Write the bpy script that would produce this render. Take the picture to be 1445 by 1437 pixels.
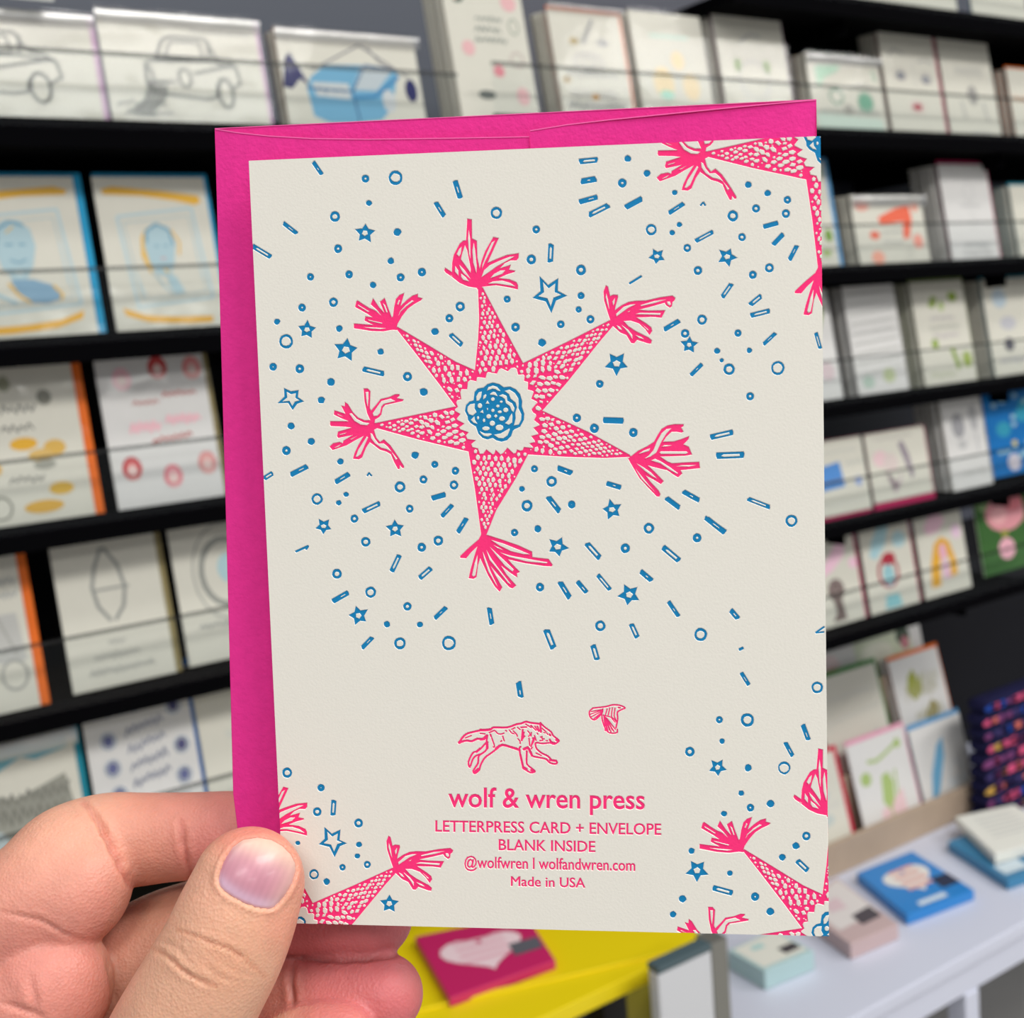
import bpy, bmesh, math, random
import numpy as np
from mathutils import Vector, Matrix, geometry
from mathutils.bvhtree import BVHTree

for _o in list(bpy.data.objects):
    bpy.data.objects.remove(_o)
random.seed(7)
S = bpy.context.scene
COL = S.collection

# ------------------------------------------------------------------ camera
F, CX, CY = 1700.0, 722.5, 718.5            # focal length and centre, in pixels of the 1445 x 1437 frame
CAMZ = 1.50
def _basis(hx, hy, vy):
    U = np.array([hx - CX, hy - CY, F]); U /= np.linalg.norm(U)
    vx = (-(hy - CY) * (vy - CY) - F * F) / (hx - CX)
    V = np.array([vx, vy - CY, F]); V /= np.linalg.norm(V)
    return U, V, np.cross(U, V)
BU, BV, BN = _basis(3300, 270, 12700)       # along the wall, down, into the wall, seen from the camera
def c2w(p):
    p = np.asarray(p, float)
    return Vector((BU @ p, BN @ p, CAMZ - BV @ p))
def ray(px, py):
    return np.array([(px - CX) / F, (py - CY) / F, 1.0])
def P(px, py, d):                           # point seen at a pixel, at depth d
    return c2w(ray(px, py) * d)
def onY(px, py, Y):                         # point on a plane parallel to the wall
    r = ray(px, py); return c2w(r * (Y / (BN @ r)))
def onZ(px, py, Z):                         # point on a horizontal plane
    r = ray(px, py); return c2w(r * ((CAMZ - Z) / (BV @ r)))
RW = Matrix(((BU[0], -BU[1], -BU[2]), (BN[0], -BN[1], -BN[2]), (-BV[0], BV[1], BV[2])))
cam = bpy.data.cameras.new('camera')
cam.sensor_fit = 'HORIZONTAL'; cam.sensor_width = 36; cam.lens = 36 * F / 1445
cam.clip_start = 0.01; cam.clip_end = 50
cam.dof.use_dof = True; cam.dof.focus_distance = 0.243; cam.dof.aperture_fstop = 23
camo = bpy.data.objects.new('camera', cam); COL.objects.link(camo)
camo.matrix_world = Matrix.Translation((0, 0, CAMZ)) @ RW.to_4x4()
S.camera = camo

# ------------------------------------------------------------------ light and exposure
S.view_settings.view_transform = 'Standard'; S.view_settings.look = 'None'
S.view_settings.gamma = 1; S.view_settings.use_curve_mapping = False
S.view_settings.exposure = -0.16
W = bpy.data.worlds.new('shop_ambient'); S.world = W; W.use_nodes = True
W.node_tree.nodes['Background'].inputs[0].default_value = (0.93, 0.97, 1.0, 1)
W.node_tree.nodes['Background'].inputs[1].default_value = 0.36
def area(name, loc, rot, sx, sy, power, col=(1, .97, .93)):
    l = bpy.data.lights.new(name, 'AREA'); l.shape = 'RECTANGLE'; l.size = sx; l.size_y = sy
    l.energy = power; l.color = col
    o = bpy.data.objects.new(name, l); COL.objects.link(o); o.location = loc; o.rotation_euler = rot
    return o
for x, y, pw in [(-1.2, -1.3, 34), (0.9, -1.0, 46), (3.0, -0.8, 44), (-1.0, -3.4, 36), (1.8, -3.2, 46)]:
    area('ceiling_light_panel', (x, y, 2.95), (0, 0, 0), 1.2, 0.5, pw)
area('ceiling_light_panel', (-0.5, 0.15, 2.95), (0, 0, 0), 1.6, 0.25, 9)
area('ceiling_light_panel', (1.9, 0.15, 2.95), (0, 0, 0), 1.6, 0.25, 9)

# ------------------------------------------------------------------ materials
def lin(c):
    return tuple(((v / 255) / 12.92 if v / 255 <= .04045 else ((v / 255 + .055) / 1.055) ** 2.4) for v in c[:3])
MATS = {}
def mat(name, rgb, rough=.6, noise=0, nscale=60, bump=0, bscale=400, metal=0, coat=0, spec=.5, sss=0):
    if name in MATS: return MATS[name]
    m = bpy.data.materials.new(name); m.use_nodes = True
    nt = m.node_tree; b = nt.nodes['Principled BSDF']
    c = (*lin(rgb), 1)
    b.inputs['Base Color'].default_value = c
    b.inputs['Roughness'].default_value = rough
    b.inputs['Metallic'].default_value = metal
    b.inputs['Specular IOR Level'].default_value = spec
    b.inputs['Coat Weight'].default_value = coat
    tc = nt.nodes.new('ShaderNodeTexCoord')
    if noise:
        n = nt.nodes.new('ShaderNodeTexNoise'); n.inputs['Scale'].default_value = nscale; n.inputs['Detail'].default_value = 4
        nt.links.new(tc.outputs['Object'], n.inputs['Vector'])
        mp = nt.nodes.new('ShaderNodeMapRange'); mp.inputs[3].default_value = 1 - noise; mp.inputs[4].default_value = 1 + noise
        nt.links.new(n.outputs[0], mp.inputs[0])
        mx = nt.nodes.new('ShaderNodeVectorMath'); mx.operation = 'SCALE'
        mx.inputs[0].default_value = c[:3]; nt.links.new(mp.outputs[0], mx.inputs['Scale'])
        nt.links.new(mx.outputs[0], b.inputs['Base Color'])
    if bump:
        n = nt.nodes.new('ShaderNodeTexNoise'); n.inputs['Scale'].default_value = bscale; n.inputs['Detail'].default_value = 5
        nt.links.new(tc.outputs['Object'], n.inputs['Vector'])
        bp = nt.nodes.new('ShaderNodeBump'); bp.inputs['Strength'].default_value = 1; bp.inputs['Distance'].default_value = bump
        nt.links.new(n.outputs[0], bp.inputs['Height']); nt.links.new(bp.outputs[0], b.inputs['Normal'])
    MATS[name] = m
    return m
def film(name, gloss, rough=.06, tint=(1, 1, 1), bump=0.0):
    if name in MATS: return MATS[name]
    m = bpy.data.materials.new(name); m.use_nodes = True; nt = m.node_tree
    for n in list(nt.nodes): nt.nodes.remove(n)
    out = nt.nodes.new('ShaderNodeOutputMaterial'); t = nt.nodes.new('ShaderNodeBsdfTransparent'); g = nt.nodes.new('ShaderNodeBsdfGlossy')
    t.inputs[0].default_value = (*tint, 1); g.inputs['Roughness'].default_value = rough
    mx = nt.nodes.new('ShaderNodeMixShader'); mx.inputs[0].default_value = gloss
    nt.links.new(t.outputs[0], mx.inputs[1]); nt.links.new(g.outputs[0], mx.inputs[2]); nt.links.new(mx.outputs[0], out.inputs[0])
    if bump:
        tc = nt.nodes.new('ShaderNodeTexCoord')
        n = nt.nodes.new('ShaderNodeTexNoise'); n.inputs['Scale'].default_value = 22; n.inputs['Detail'].default_value = 2
        nt.links.new(tc.outputs['Object'], n.inputs['Vector'])
        bp = nt.nodes.new('ShaderNodeBump'); bp.inputs['Strength'].default_value = 1; bp.inputs['Distance'].default_value = bump
        nt.links.new(n.outputs[0], bp.inputs['Height']); nt.links.new(bp.outputs[0], g.inputs['Normal'])
    MATS[name] = m
    return m
def ink(rgb):                              # one flat printing ink per colour
    return mat('ink_%02x%02x%02x' % tuple(int(v) for v in rgb[:3]), rgb, .8, spec=.2)

# ------------------------------------------------------------------ object helpers
def tag(o, label=None, cat=None, group=None, kind=None):
    if label: o['label'] = label
    if cat: o['category'] = cat
    if group: o['group'] = group
    if kind: o['kind'] = kind
    return o
def empty(name, M, label, cat, group=None):
    o = bpy.data.objects.new(name, None); o.empty_display_size = .02; COL.objects.link(o)
    o.matrix_world = M if isinstance(M, Matrix) else Matrix.Translation(M)
    return tag(o, label, cat, group)
def mesh(name, verts, faces, m, parent=None, smooth=False, label=None):
    me = bpy.data.meshes.new(name); me.from_pydata([tuple(v) for v in verts], [], [tuple(f) for f in faces]); me.update()
    if m: me.materials.append(m)
    if smooth: me.polygons.foreach_set('use_smooth', [True] * len(me.polygons))
    o = bpy.data.objects.new(name, me); COL.objects.link(o)
    if parent: o.parent = parent
    if label: o['label'] = label
    return o
def bm_obj(name, bm, m, parent=None, smooth=False, label=None, M=None):
    me = bpy.data.meshes.new(name); bm.normal_update(); bm.to_mesh(me); bm.free()
    if m: me.materials.append(m)
    if smooth: me.polygons.foreach_set('use_smooth', [True] * len(me.polygons))
    o = bpy.data.objects.new(name, me); COL.objects.link(o)
    if parent: o.parent = parent
    if M is not None: o.matrix_world = M
    if label: o['label'] = label
    return o
def box_bm(bm, x0, x1, y0, y1, z0, z1, bev=0):
    t = bmesh.new()
    bmesh.ops.create_cube(t, size=1)
    for v in t.verts:
        v.co = Vector(((x0 + x1) / 2 + v.co.x * (x1 - x0), (y0 + y1) / 2 + v.co.y * (y1 - y0), (z0 + z1) / 2 + v.co.z * (z1 - z0)))
    if bev: bmesh.ops.bevel(t, geom=list(t.edges), offset=bev, segments=2, profile=.5, affect='EDGES')
    me = bpy.data.meshes.new('tmp'); t.to_mesh(me); t.free(); bm.from_mesh(me); bpy.data.meshes.remove(me)
    return bm
def box(name, b, m, parent=None, bev=0, label=None):
    return bm_obj(name, box_bm(bmesh.new(), *b, bev), m, parent, label=label)
def prism(name, top, h, m, parent=None, bev=0, down=Vector((0, 0, -1)), label=None):
    """a slab whose top face is the given polygon of points"""
    bm = bmesh.new(); a = [bm.verts.new(p) for p in top]; b = [bm.verts.new(Vector(p) + down * h) for p in top]
    n = len(top); bm.faces.new(a); bm.faces.new(b[::-1])
    for i in range(n): bm.faces.new((a[i], b[i], b[(i + 1) % n], a[(i + 1) % n]))
    bmesh.ops.recalc_face_normals(bm, faces=list(bm.faces))
    if bev: bmesh.ops.bevel(bm, geom=list(bm.edges), offset=bev, segments=2, profile=.5, affect='EDGES')
    return bm_obj(name, bm, m, parent, label=label)

# ================================================================== THE SHOP
charcoal = mat('charcoal_wall_paint', (20, 20, 24), .7, noise=.05, nscale=8, spec=.15)
black = mat('black_shelf_steel', (6, 6, 8), .9, spec=.02)
WALLY = 1.25
LZ_A = CAMZ + .190
fl = box('floor', (-3, 4.6, -4.5, 4.1, -.02, 0), mat('grey_concrete_floor', (168, 164, 160), .6, noise=.08, nscale=5)); tag(fl, kind='structure')
wl = box('wall_back', (-3, 4.6, WALLY, WALLY + .06, .66, 3.0), charcoal); tag(wl, kind='structure')
wf = box('wall_far', (-3, 4.6, 4.1, 4.2, 0, 3.0), mat('pale_grey_wall', (150, 150, 150), .7)); tag(wf, kind='structure')
for k, x in enumerate((-2.9, .75, 4.5)):
    tr = box('trim_%d' % (k + 1), (x - .03, x + .03, WALLY, WALLY + .06, 0, .66), charcoal); tag(tr, kind='structure')

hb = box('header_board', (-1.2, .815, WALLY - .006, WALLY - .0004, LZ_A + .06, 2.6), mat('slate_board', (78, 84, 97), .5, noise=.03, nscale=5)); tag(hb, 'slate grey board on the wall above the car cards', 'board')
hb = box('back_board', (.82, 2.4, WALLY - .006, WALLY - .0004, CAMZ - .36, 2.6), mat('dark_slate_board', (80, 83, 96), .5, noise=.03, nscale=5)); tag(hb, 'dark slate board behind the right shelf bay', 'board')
# shelves: each a black steel ledge with a clear front lip
lipm = film('clear_acrylic', .016, .03, (.97, .98, .98)); edgem = film('acrylic_cut_edge', .04, .4, (.55, .56, .56))
def shelf(name, x0, x1, z, label, lip=.052, yf=.985):
    t = empty(name, Vector(((x0 + x1) / 2, yf, z)), label, 'shelf', 'black display ledges on the charcoal wall')
    w = (x1 - x0) / 2
    box('ledge', (-w, w, -.004, WALLY - yf - .0068, -.016, -.003), black, t, .001)
    box('front_rail', (-w, w, -.008, -.005, -.018, .004), black, t, .0006)
    l = box('clear_lip', (-w, w, -.0115, -.0085, -.003, lip), lipm, t)
    box('cut_edge', (-w, w, -.0118, -.0082, lip, lip + .0028), edgem, l)
    for k in (-.7, 0, .7):
        box('bracket', (w * k - .002, w * k + .002, .01, WALLY - yf - .0068, -.034, -.0162), black, t)
    return t
LZ = {k: CAMZ + v for k, v in dict(A=.190, B=.026, C=-.116, D=-.260, E=-.405).items()}
RZ = {k: CAMZ + v for k, v in dict(Z=.355, A=.207, B=.050, C=-.106, D=-.250, E=-.386).items()}
for k, d in zip('ABCDE', ('under the car drawing cards', 'under the blue portrait cards', 'under the pink heads card', 'under the bow drawing card', 'under the blue bordered card')):
    shelf('display_shelf', -.35, .62, LZ[k], 'black ledge with clear lip ' + d + ' left of the held card')
for k, x0, x1, d in (('Z', .98, 2.3, 'topmost, just entering above the row of tall cards'), ('A', .66, 2.3, 'under the face card with red lips'), ('B', .66, 2.3, 'under the coral lettered card'),
                     ('C', .66, 2.3, 'under the green leaf card'), ('D', .66, 1.62, 'under the blue floral card'), ('E', .66, 1.50, 'lowest, under the red haired girl card')):
    shelf('display_shelf', x0, x1, RZ[k], 'black ledge with clear lip ' + d, lip=.048)
box('shelf_upright', (.622, .658, WALLY - .012, WALLY - .0006, .95, LZ_A + .04), black)
tag(bpy.data.objects['shelf_upright'], 'black vertical post between the two shelf bays', 'post')

# ------------------------------------------------------------------ printed drawings on cards (flat print)
def seg_polys(pts, w):
    """a stroke as quads and joints"""
    out = []
    for (a, b) in zip(pts[:-1], pts[1:]):
        d = Vector((b[0] - a[0], b[1] - a[1]))
        if d.length < 1e-9: continue
        n = Vector((-d.y, d.x)).normalized() * w / 2
        out.append([(a[0] + n.x, a[1] + n.y), (b[0] + n.x, b[1] + n.y), (b[0] - n.x, b[1] - n.y), (a[0] - n.x, a[1] - n.y)])
    for p in pts[1:-1]:
        out.append([(p[0] + w / 2 * math.cos(t * math.pi / 3), p[1] + w / 2 * math.sin(t * math.pi / 3)) for t in range(6)])
    return out
def squiggle(x0, x1, y, amp, n=14, slope=0, seed=1):
    r = random.Random(seed); pts = []
    for i in range(n + 1):
        x = x0 + (x1 - x0) * i / n
        pts.append((x, y + slope * (x - x0) + (amp if i % 2 else -amp) * r.uniform(.4, 1)))
    return pts
def art_mesh(root, w, h, art, y=-.0009, pw=.1):
    """art: (rgb, kind, data) in percent of the sheet; one printed part per colour"""
    by = {}
    for i, (rgb, kind, d) in enumerate(art):
        polys = []
        sx, sy = w / 100, h / 100
        if kind == 'L': polys = seg_polys([(p[0] * sx, p[1] * sy) for p in d[0]], d[1] * .001)
        elif kind == 'P': polys = [[(p[0] * sx, p[1] * sy) for p in d]]
        elif kind == 'E':
            cx, cy, rx, ry = d; polys = [[(cx * sx + rx * sx * math.cos(t * .3927), cy * sy + ry * sy * math.sin(t * .3927)) for t in range(16)]]
        elif kind == 'O':
            cx, cy, rx, ry, lw = d
            polys = seg_polys([(cx * sx + rx * sx * math.cos(t * .3491), cy * sy + ry * sy * math.sin(t * .3491)) for t in range(19)], lw * .001)
        elif kind == 'T':                     # a line of small hand lettering too blurred to read
            x0, x1, yy, amp, lw = d[:5]; sl = d[5] if len(d) > 5 else 0
            polys = seg_polys([(p[0] * sx, p[1] * sy) for p in squiggle(x0, x1, yy, amp, max(6, int((x1 - x0) / 3)), sl, i)], lw * .001)
        by.setdefault(tuple(rgb), []).extend([(p, i) for p in polys])
    for ci, (rgb, polys) in enumerate(by.items()):
        V, Fc = [], []
        for p, i in polys:
            b0 = len(V)
            V += [(a - w / 2, y - .00002 * i - .0000005 * len(V), b) for a, b in p]; Fc.append(list(range(b0, len(V))))
        mesh('printed_drawing', V, Fc, ink(rgb), root)

# ------------------------------------------------------------------ greeting cards on display
paper = mat('cream_card_paper', (214, 212, 200), .85, noise=.03, nscale=90, spec=.2)
paper2 = mat('white_card_paper', (218, 217, 215), .85, noise=.03, nscale=90, spec=.2)
plastic = film('clear_sleeve_film', .014, .10, (.985, .985, .985), bump=.0012)
curlf = film('creased_sleeve_film', .5, .34, (.95, .95, .96), bump=.004)
ENV = dict(lilac=(196, 160, 190), blue=(40, 150, 195), orange=(226, 110, 40), olive=(140, 128, 88), teal=(30, 130, 150), brown=(150, 120, 98),
           magenta=(178, 32, 88), cream=(205, 200, 186), green=(70, 130, 70), deepblue=(20, 110, 190), red=(196, 28, 66), pink=(226, 160, 184),
           grey=(150, 148, 140), leaf=(112, 130, 60), skyblue=(90, 150, 196))
def envm(k): return mat('envelope_paper_' + k, ENV[k], .8, noise=.04, nscale=120, spec=.2)
def card(bl, br, t, env, art, label, desc, group, Y0=1.005, lean=9, stack=0, gap=.0075, eo=(.0035, .003), z0=None, sleeve=True, curl=0, white=False, efill=1, name='greeting_card', stenv='cream'):
    """bl, br: pixels of the bottom corners of the sheet; t: pixel of one top corner"""
    a = onY(*bl, Y0); b = onY(*br, Y0)
    zb = z0 if z0 is not None else (a.z + b.z) / 2
    if Y0 < 1.02:                            # stands on the ledge
        zs = min(list(LZ.values()) + list(RZ.values()), key=lambda q: abs(q - zb)); zb = max(zb, zs - .0028 + (-eo[1] if (env and eo[1] < 0) else 0))
    tl = math.tan(math.radians(lean)); Yt = Y0
    for _ in range(6):
        p = onY(*t, Yt); Yt = Y0 + (p.z - zb) * tl
    w = b.x - a.x; h = (p.z - zb) / math.cos(math.radians(lean))
    M = Matrix.Translation(((a.x + b.x) / 2, Y0, zb)) @ Matrix.Rotation(-math.radians(lean), 4, 'X')
    pm = paper2 if white else paper
    root = empty(name, M, label, 'card', group)
    box('card_sheet', (-w / 2, w / 2, -.0008, .0006, 0, h), pm, root, .0002)
    ex, ez = eo
    if env: box('envelope', (-w / 2 + ex * .3 * (1 if ex > 0 else 1), w / 2 + ex, .0012, .0026, ez if ez < 0 else 0, h + (.0008 if ez < 0 else ez * efill)), envm(env), root, .0003)
    art_mesh(root, w, h, art)
    if sleeve:
        zt = h + max(ez, 0) + .002
        s = mesh('clear_sleeve', [(-w / 2 - .002, -.0035, -.0005), (w / 2 + .004, -.0035, -.0005), (w / 2 + .004, -.0035, zt), (-w / 2 - .002, -.0035, zt)], [(0, 1, 2, 3)], plastic, root)
        if curl:                            # the folded-over top of the sleeve
            V, Fc = [], []; n = 10; r = random.Random(int(abs(a.x) * 1000))
            xs = [(-w / 2 - .002) + (w + .005) * i / n for i in range(n + 1)]
            for j in range(7):
                th = math.pi * j / 6
                for x in xs: V.append((x, -.0035 - .003 * math.sin(th) + r.uniform(-.0003, .0003), zt - .004 + curl * .001 * (1 - math.cos(th)) * -1 + .003 * math.sin(th)))
            for j in range(6):
                for i in range(n): q = j * (n + 1) + i; Fc.append((q, q + 1, q + n + 2, q + n + 1))
            mesh('folded_flap', V, Fc, curlf, s, True)
    for k in range(stack):
        r = random.Random(k + int(abs(a.x) * 997))
        d = (k + 1) * max(gap * .72, .0049) + .003
        Ms = Matrix.Translation(((a.x + b.x) / 2 - r.uniform(-.0005, .002), Y0 + d, zb)) @ Matrix.Rotation(-math.radians(lean), 4, 'X')
        if k == 0:
            s0 = empty(name, Ms, 'pale card edge directly behind ' + desc, 'card', 'cards stacked behind ' + desc)
            hh = h * .99
            c1 = box('card_sheet', (-w / 2, w / 2, -.0016, .0016, 0, hh), pm, s0); c2 = box('envelope', (-w / 2, w / 2 + .001, .0018, .0028, 0, hh + .001), envm(stenv), s0)
        else:
            o = s0.copy(); COL.objects.link(o); o.matrix_world = Ms
            o['label'] = ('second', 'third', 'fourth', 'fifth', 'sixth', 'seventh')[k - 1] + ' pale card edge behind ' + desc
            for ch in (c1, c2):
                q = ch.copy(); COL.objects.link(q); q.parent = o
    return root

GL = 'cards on the left shelf bay'; GR = 'cards on the right shelf bay'
BK = (90, 92, 92); GY = (165, 166, 160); NV = (44, 46, 96); BL_ = (92, 158, 200)
def car(ox, s=1.0):
    q = lambda L: [(ox + x * s, y) for x, y in L]
    c = (112, 114, 110)
    fat = lambda A: [(k0, k1, (d[0], d[1] * 1.8) if k1 == 'L' else (*d[:4], d[4] * 1.7)) for k0, k1, d in A]
    return fat([(c, 'L', (q([(12, 58), (20, 76), (26, 80), (55, 80), (62, 64), (70, 62), (78, 56), (80, 42), (72, 36)]), 1.3)), (c, 'L', (q([(14, 60), (56, 60), (58, 78)]), 1.2)), (c, 'L', (q([(20, 62), (27, 76), (50, 76), (52, 62), (20, 62)]), 1.0)),
            (c, 'L', (q([(4, 56), (12, 58), (56, 60), (78, 56)]), 1.2)), (c, 'L', (q([(4, 56), (3, 36), (10, 30), (48, 26), (58, 28), (60, 40)]), 1.3)), (c, 'O', (ox + 66 * s, 32, 6 * s, 13, 1.6)), (c, 'O', (ox + 34 * s, 44, 5 * s, 8, 1.2)),
            (c, 'O', (ox + 6 * s, 44, 2.5 * s, 8, 1.2)), (c, 'L', (q([(10, 40), (26, 40)]), 1.0)), (c, 'L', (q([(42, 48), (76, 58)]), 1.2))] + \
           [((120, 122, 118), 'L', ([(ox + (x - k * 3) * s, 40 - 1.2 * k * k - (x > 12) * 0) for x in (8, 14, 22)], 1.1)) for k in range(6)] + \
           [((120, 122, 118), 'L', (q([(18 - k * 3.2, 36), (14 - k * 3.5, 24), (2 - k * 4, 12)]), 1.3)) for k in range(5)])
ol = (150, 152, 148)
# --- row A, left bay: landscape car cards
card((-90, 181), (150, 189), (122, 22), 'lilac', car(-2, 1.0) + [((150, 150, 150), 'T', (24, 80, 94, 2, .8))], 'cream landscape card with grey car, lilac envelope, cut by left edge of the photo', 'the leftmost car card', GL, z0=LZ['A'] + .004, curl=5, eo=(.005, -.006))
card((162, 188), (384, 194), (356, 30), 'lilac', car(22, .78) + [((135, 135, 135), 'T', (56, 96, 86, 1.6, .9)), ((130, 132, 128), 'T', (4, 34, 20, 3, 1.4)), ((130, 132, 128), 'T', (8, 38, 12, 3, 1.4))],
     'whole cream landscape card with grey car drawing and lilac envelope, above the blue portrait card', 'the second car card', GL, z0=LZ['A'] + .004, curl=5, eo=(.004, -.006), Y0=1.004)
bus = (116, 172, 204)
card((412, 205), (606, 205), (396, 42), 'brown', [
    (bus, 'P', [(18, 16), (16, 44), (20, 55), (32, 68), (62, 70), (84, 66), (76, 28), (66, 14), (44, 10), (28, 10)]), ((200, 205, 205), 'P', [(20, 50), (22, 36), (46, 34), (46, 50)]), ((190, 200, 205), 'P', [(48, 44), (58, 70), (80, 66), (66, 44)]),
    ((70, 110, 150), 'L', ([(16, 44), (48, 42), (50, 12)], 1.8)), ((70, 110, 150), 'L', ([(48, 42), (60, 70), (84, 66)], 1.8)), ((60, 130, 180), 'L', ([(48, 36), (64, 38), (84, 60)], 3)), ((205, 210, 212), 'E', (74, 34, 5, 12)),
    ((110, 112, 125), 'L', ([(22, 62), (58, 90), (88, 62)], 1.4)), ((110, 112, 125), 'L', ([(64, 88), (72, 72), (92, 60)], 1.2)), (NV, 'P', [(0, 44), (4, 72), (8, 78), (14, 60), (18, 46), (12, 52), (6, 42)]), (NV, 'E', (92, 46, 4.5, 12)), ((120, 120, 120), 'T', (70, 92, 8, 2, .9)), ((70, 110, 150), 'T', (22, 42, 42, 3, .8))],
     'cream card with a blue coach below a snowy peak', 'the blue coach card', GL, z0=LZ['A'] + .004, stack=2, stenv='brown', curl=5, eo=(-.002, .002))
# --- row B, left bay: blue framed portraits
def portrait(flip):
    b = (172, 198, 206); d = (124, 164, 184); l = (196, 212, 214); y_ = (226, 186, 100)
    m = lambda L: [((100 - x) if flip else x, y) for x, y in L]
    a = [((230, 180, 70), 'P', m([(6, 84), (8, 88), (40, 91), (84, 94), (94, 92), (92, 89), (60, 88), (30, 85), (12, 82)])), ((230, 176, 70), 'P', m([(14, 6), (12, 10), (50, 11), (74, 13), (92, 18), (90, 13), (70, 8), (36, 6)])),
         (l, 'L', ([(16, 75), (84, 80), (91, 22), (22, 18), (16, 75)], 3.0)), (b, 'L', ([(17, 75), (84, 80), (90, 22), (23, 18), (17, 75)], 1.0)), (b, 'L', ([(21, 71), (80, 75), (86, 26), (27, 22), (21, 71)], .8)), (l, 'L', ([(24, 40), (30, 24)], 2)), (l, 'L', ([(82, 60), (84, 34)], 2))]
    if not flip:
        a += [(b, 'P', [(34, 60), (36, 68), (44, 74), (54, 74), (62, 68), (64, 58), (60, 46), (54, 38), (44, 38), (37, 46)]), ((222, 222, 212), 'P', [(40, 58), (44, 64), (54, 65), (58, 58), (56, 50), (48, 47), (42, 50)]), (d, 'L', ([(36, 58), (38, 68), (48, 73), (58, 70)], 2.2)), (d, 'L', ([(42, 59), (48, 59)], 1.8)), (d, 'L', ([(52, 59), (57, 59)], 1.8)),
              (d, 'L', ([(44, 50), (50, 48), (56, 50)], 1.6)), (l, 'E', (49, 42, 3, 2.5)), (y_, 'L', ([(44, 66), (50, 70)], 1.2)), ((134, 168, 192), 'P', [(42, 38), (58, 38), (72, 34), (78, 26), (66, 23), (54, 24), (46, 30)]), (y_, 'L', ([(40, 36), (46, 29), (54, 24)], 2.2)), (y_, 'L', ([(72, 34), (78, 28), (76, 25)], 2.2)), (b, 'L', ([(30, 30), (44, 24)], 3))]
    else:
        a += [(y_, 'P', m([(60, 68), (66, 62), (68, 50), (62, 38), (60, 44), (64, 54), (60, 64)])), (b, 'P', [(36, 56), (38, 66), (48, 71), (60, 68), (64, 58), (60, 44), (54, 36), (44, 38), (38, 46)]), ((224, 222, 212), 'P', [(42, 58), (50, 62), (58, 58), (57, 48), (50, 43), (44, 48)]), (d, 'L', ([(38, 58), (40, 66), (50, 70), (60, 66), (62, 56)], 2.4)), (d, 'L', ([(45, 56), (49, 56)], 1.6)),
              (d, 'L', ([(53, 56), (57, 56)], 1.6)), ((210, 150, 150), 'L', ([(49, 48), (53, 48)], 1.4)), (y_, 'L', ([(62, 66), (68, 58), (66, 50)], 1.6)), (b, 'P', [(52, 40), (60, 36), (66, 26), (56, 25), (52, 32)]), (b, 'L', ([(40, 40), (48, 30), (54, 26)], 1.6)), (y_, 'L', ([(50, 41), (54, 39)], 2))]
    return a
card((-55, 490), (140, 474), (112, 250), 'blue', portrait(False), 'cream card, blue framed portrait, wide blue envelope edge, cut by left edge of the photo', 'the bearded portrait card', GL, z0=LZ['B'], eo=(.007, .004))
card((166, 470), (322, 462), (138, 250), 'blue', portrait(True), 'cream card with a blue framed portrait of a long haired woman, beside the pink envelope', 'the long haired portrait card', GL, z0=LZ['B'], eo=(.004, .004), Y0=1.004)
# --- row C, left bay
card((-45, 736), (134, 717), (104, 508), 'orange', [
    ((150, 152, 130), 'E', (44, 88, 5, 5)), ((140, 140, 130), 'E', (74, 78, 6, 5)), (BK, 'T', (38, 66, 72, 3, 1.2)), (BK, 'T', (36, 62, 60, 3, 1.1)), ((226, 174, 60), 'E', (52, 50, 11, 4)), ((214, 174, 90), 'E', (76, 46, 9, 5)), ((214, 180, 110), 'E', (64, 42, 10, 4)), ((160, 160, 150), 'E', (66, 36, 9, 3)),
    ((214, 170, 80), 'E', (26, 36, 6, 4)), (BK, 'T', (36, 64, 28, 2.4, 1)), ((216, 176, 80), 'E', (76, 20, 10, 4)), ((214, 170, 80), 'E', (60, 10, 16, 4)), ((140, 140, 130), 'O', (26, 12, 9, 7, 1.6)), (BK, 'T', (8, 24, 66, 4, 1.2))],
     'cream card of small grey and yellow animals with an orange envelope', 'the small animals card', GL, z0=LZ['C'], eo=(.008, .004))
head = lambda x, y, c, d: [(c, 'E', (x, y, 9, 7.5)), (d, 'O', (x, y + 1, 7, 6, 2.4)), ((232, 205, 200), 'E', (x, y - 2, 4.5, 4.5))]
card((167, 716), (318, 700), (137, 504), 'olive', head(22, 84, (238, 190, 200), (238, 190, 200)) + head(56, 90, (206, 90, 88), (190, 50, 56)) + head(88, 88, (232, 160, 160), (224, 130, 130)) + head(18, 26, (214, 120, 120), (190, 60, 70)) + head(54, 18, (236, 170, 178), (220, 120, 130)) + head(88, 24, (226, 170, 166), (222, 150, 150)) + [
    ((190, 130, 126), 'T', (28, 52, 68, 2, 1.4)), ((190, 120, 118), 'T', (56, 88, 72, 2, 1.6)), ((244, 190, 200), 'T', (22, 50, 52, 3.5, 2.6)), ((244, 190, 200), 'T', (56, 88, 55, 3.5, 2.6)), ((190, 120, 118), 'T', (40, 78, 42, 2, 1.7, .08))],
     'white card of six red and pink haired heads with olive envelope', 'the six heads card', GL, z0=LZ['C'], eo=(.005, .006), white=True, curl=3)
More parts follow.
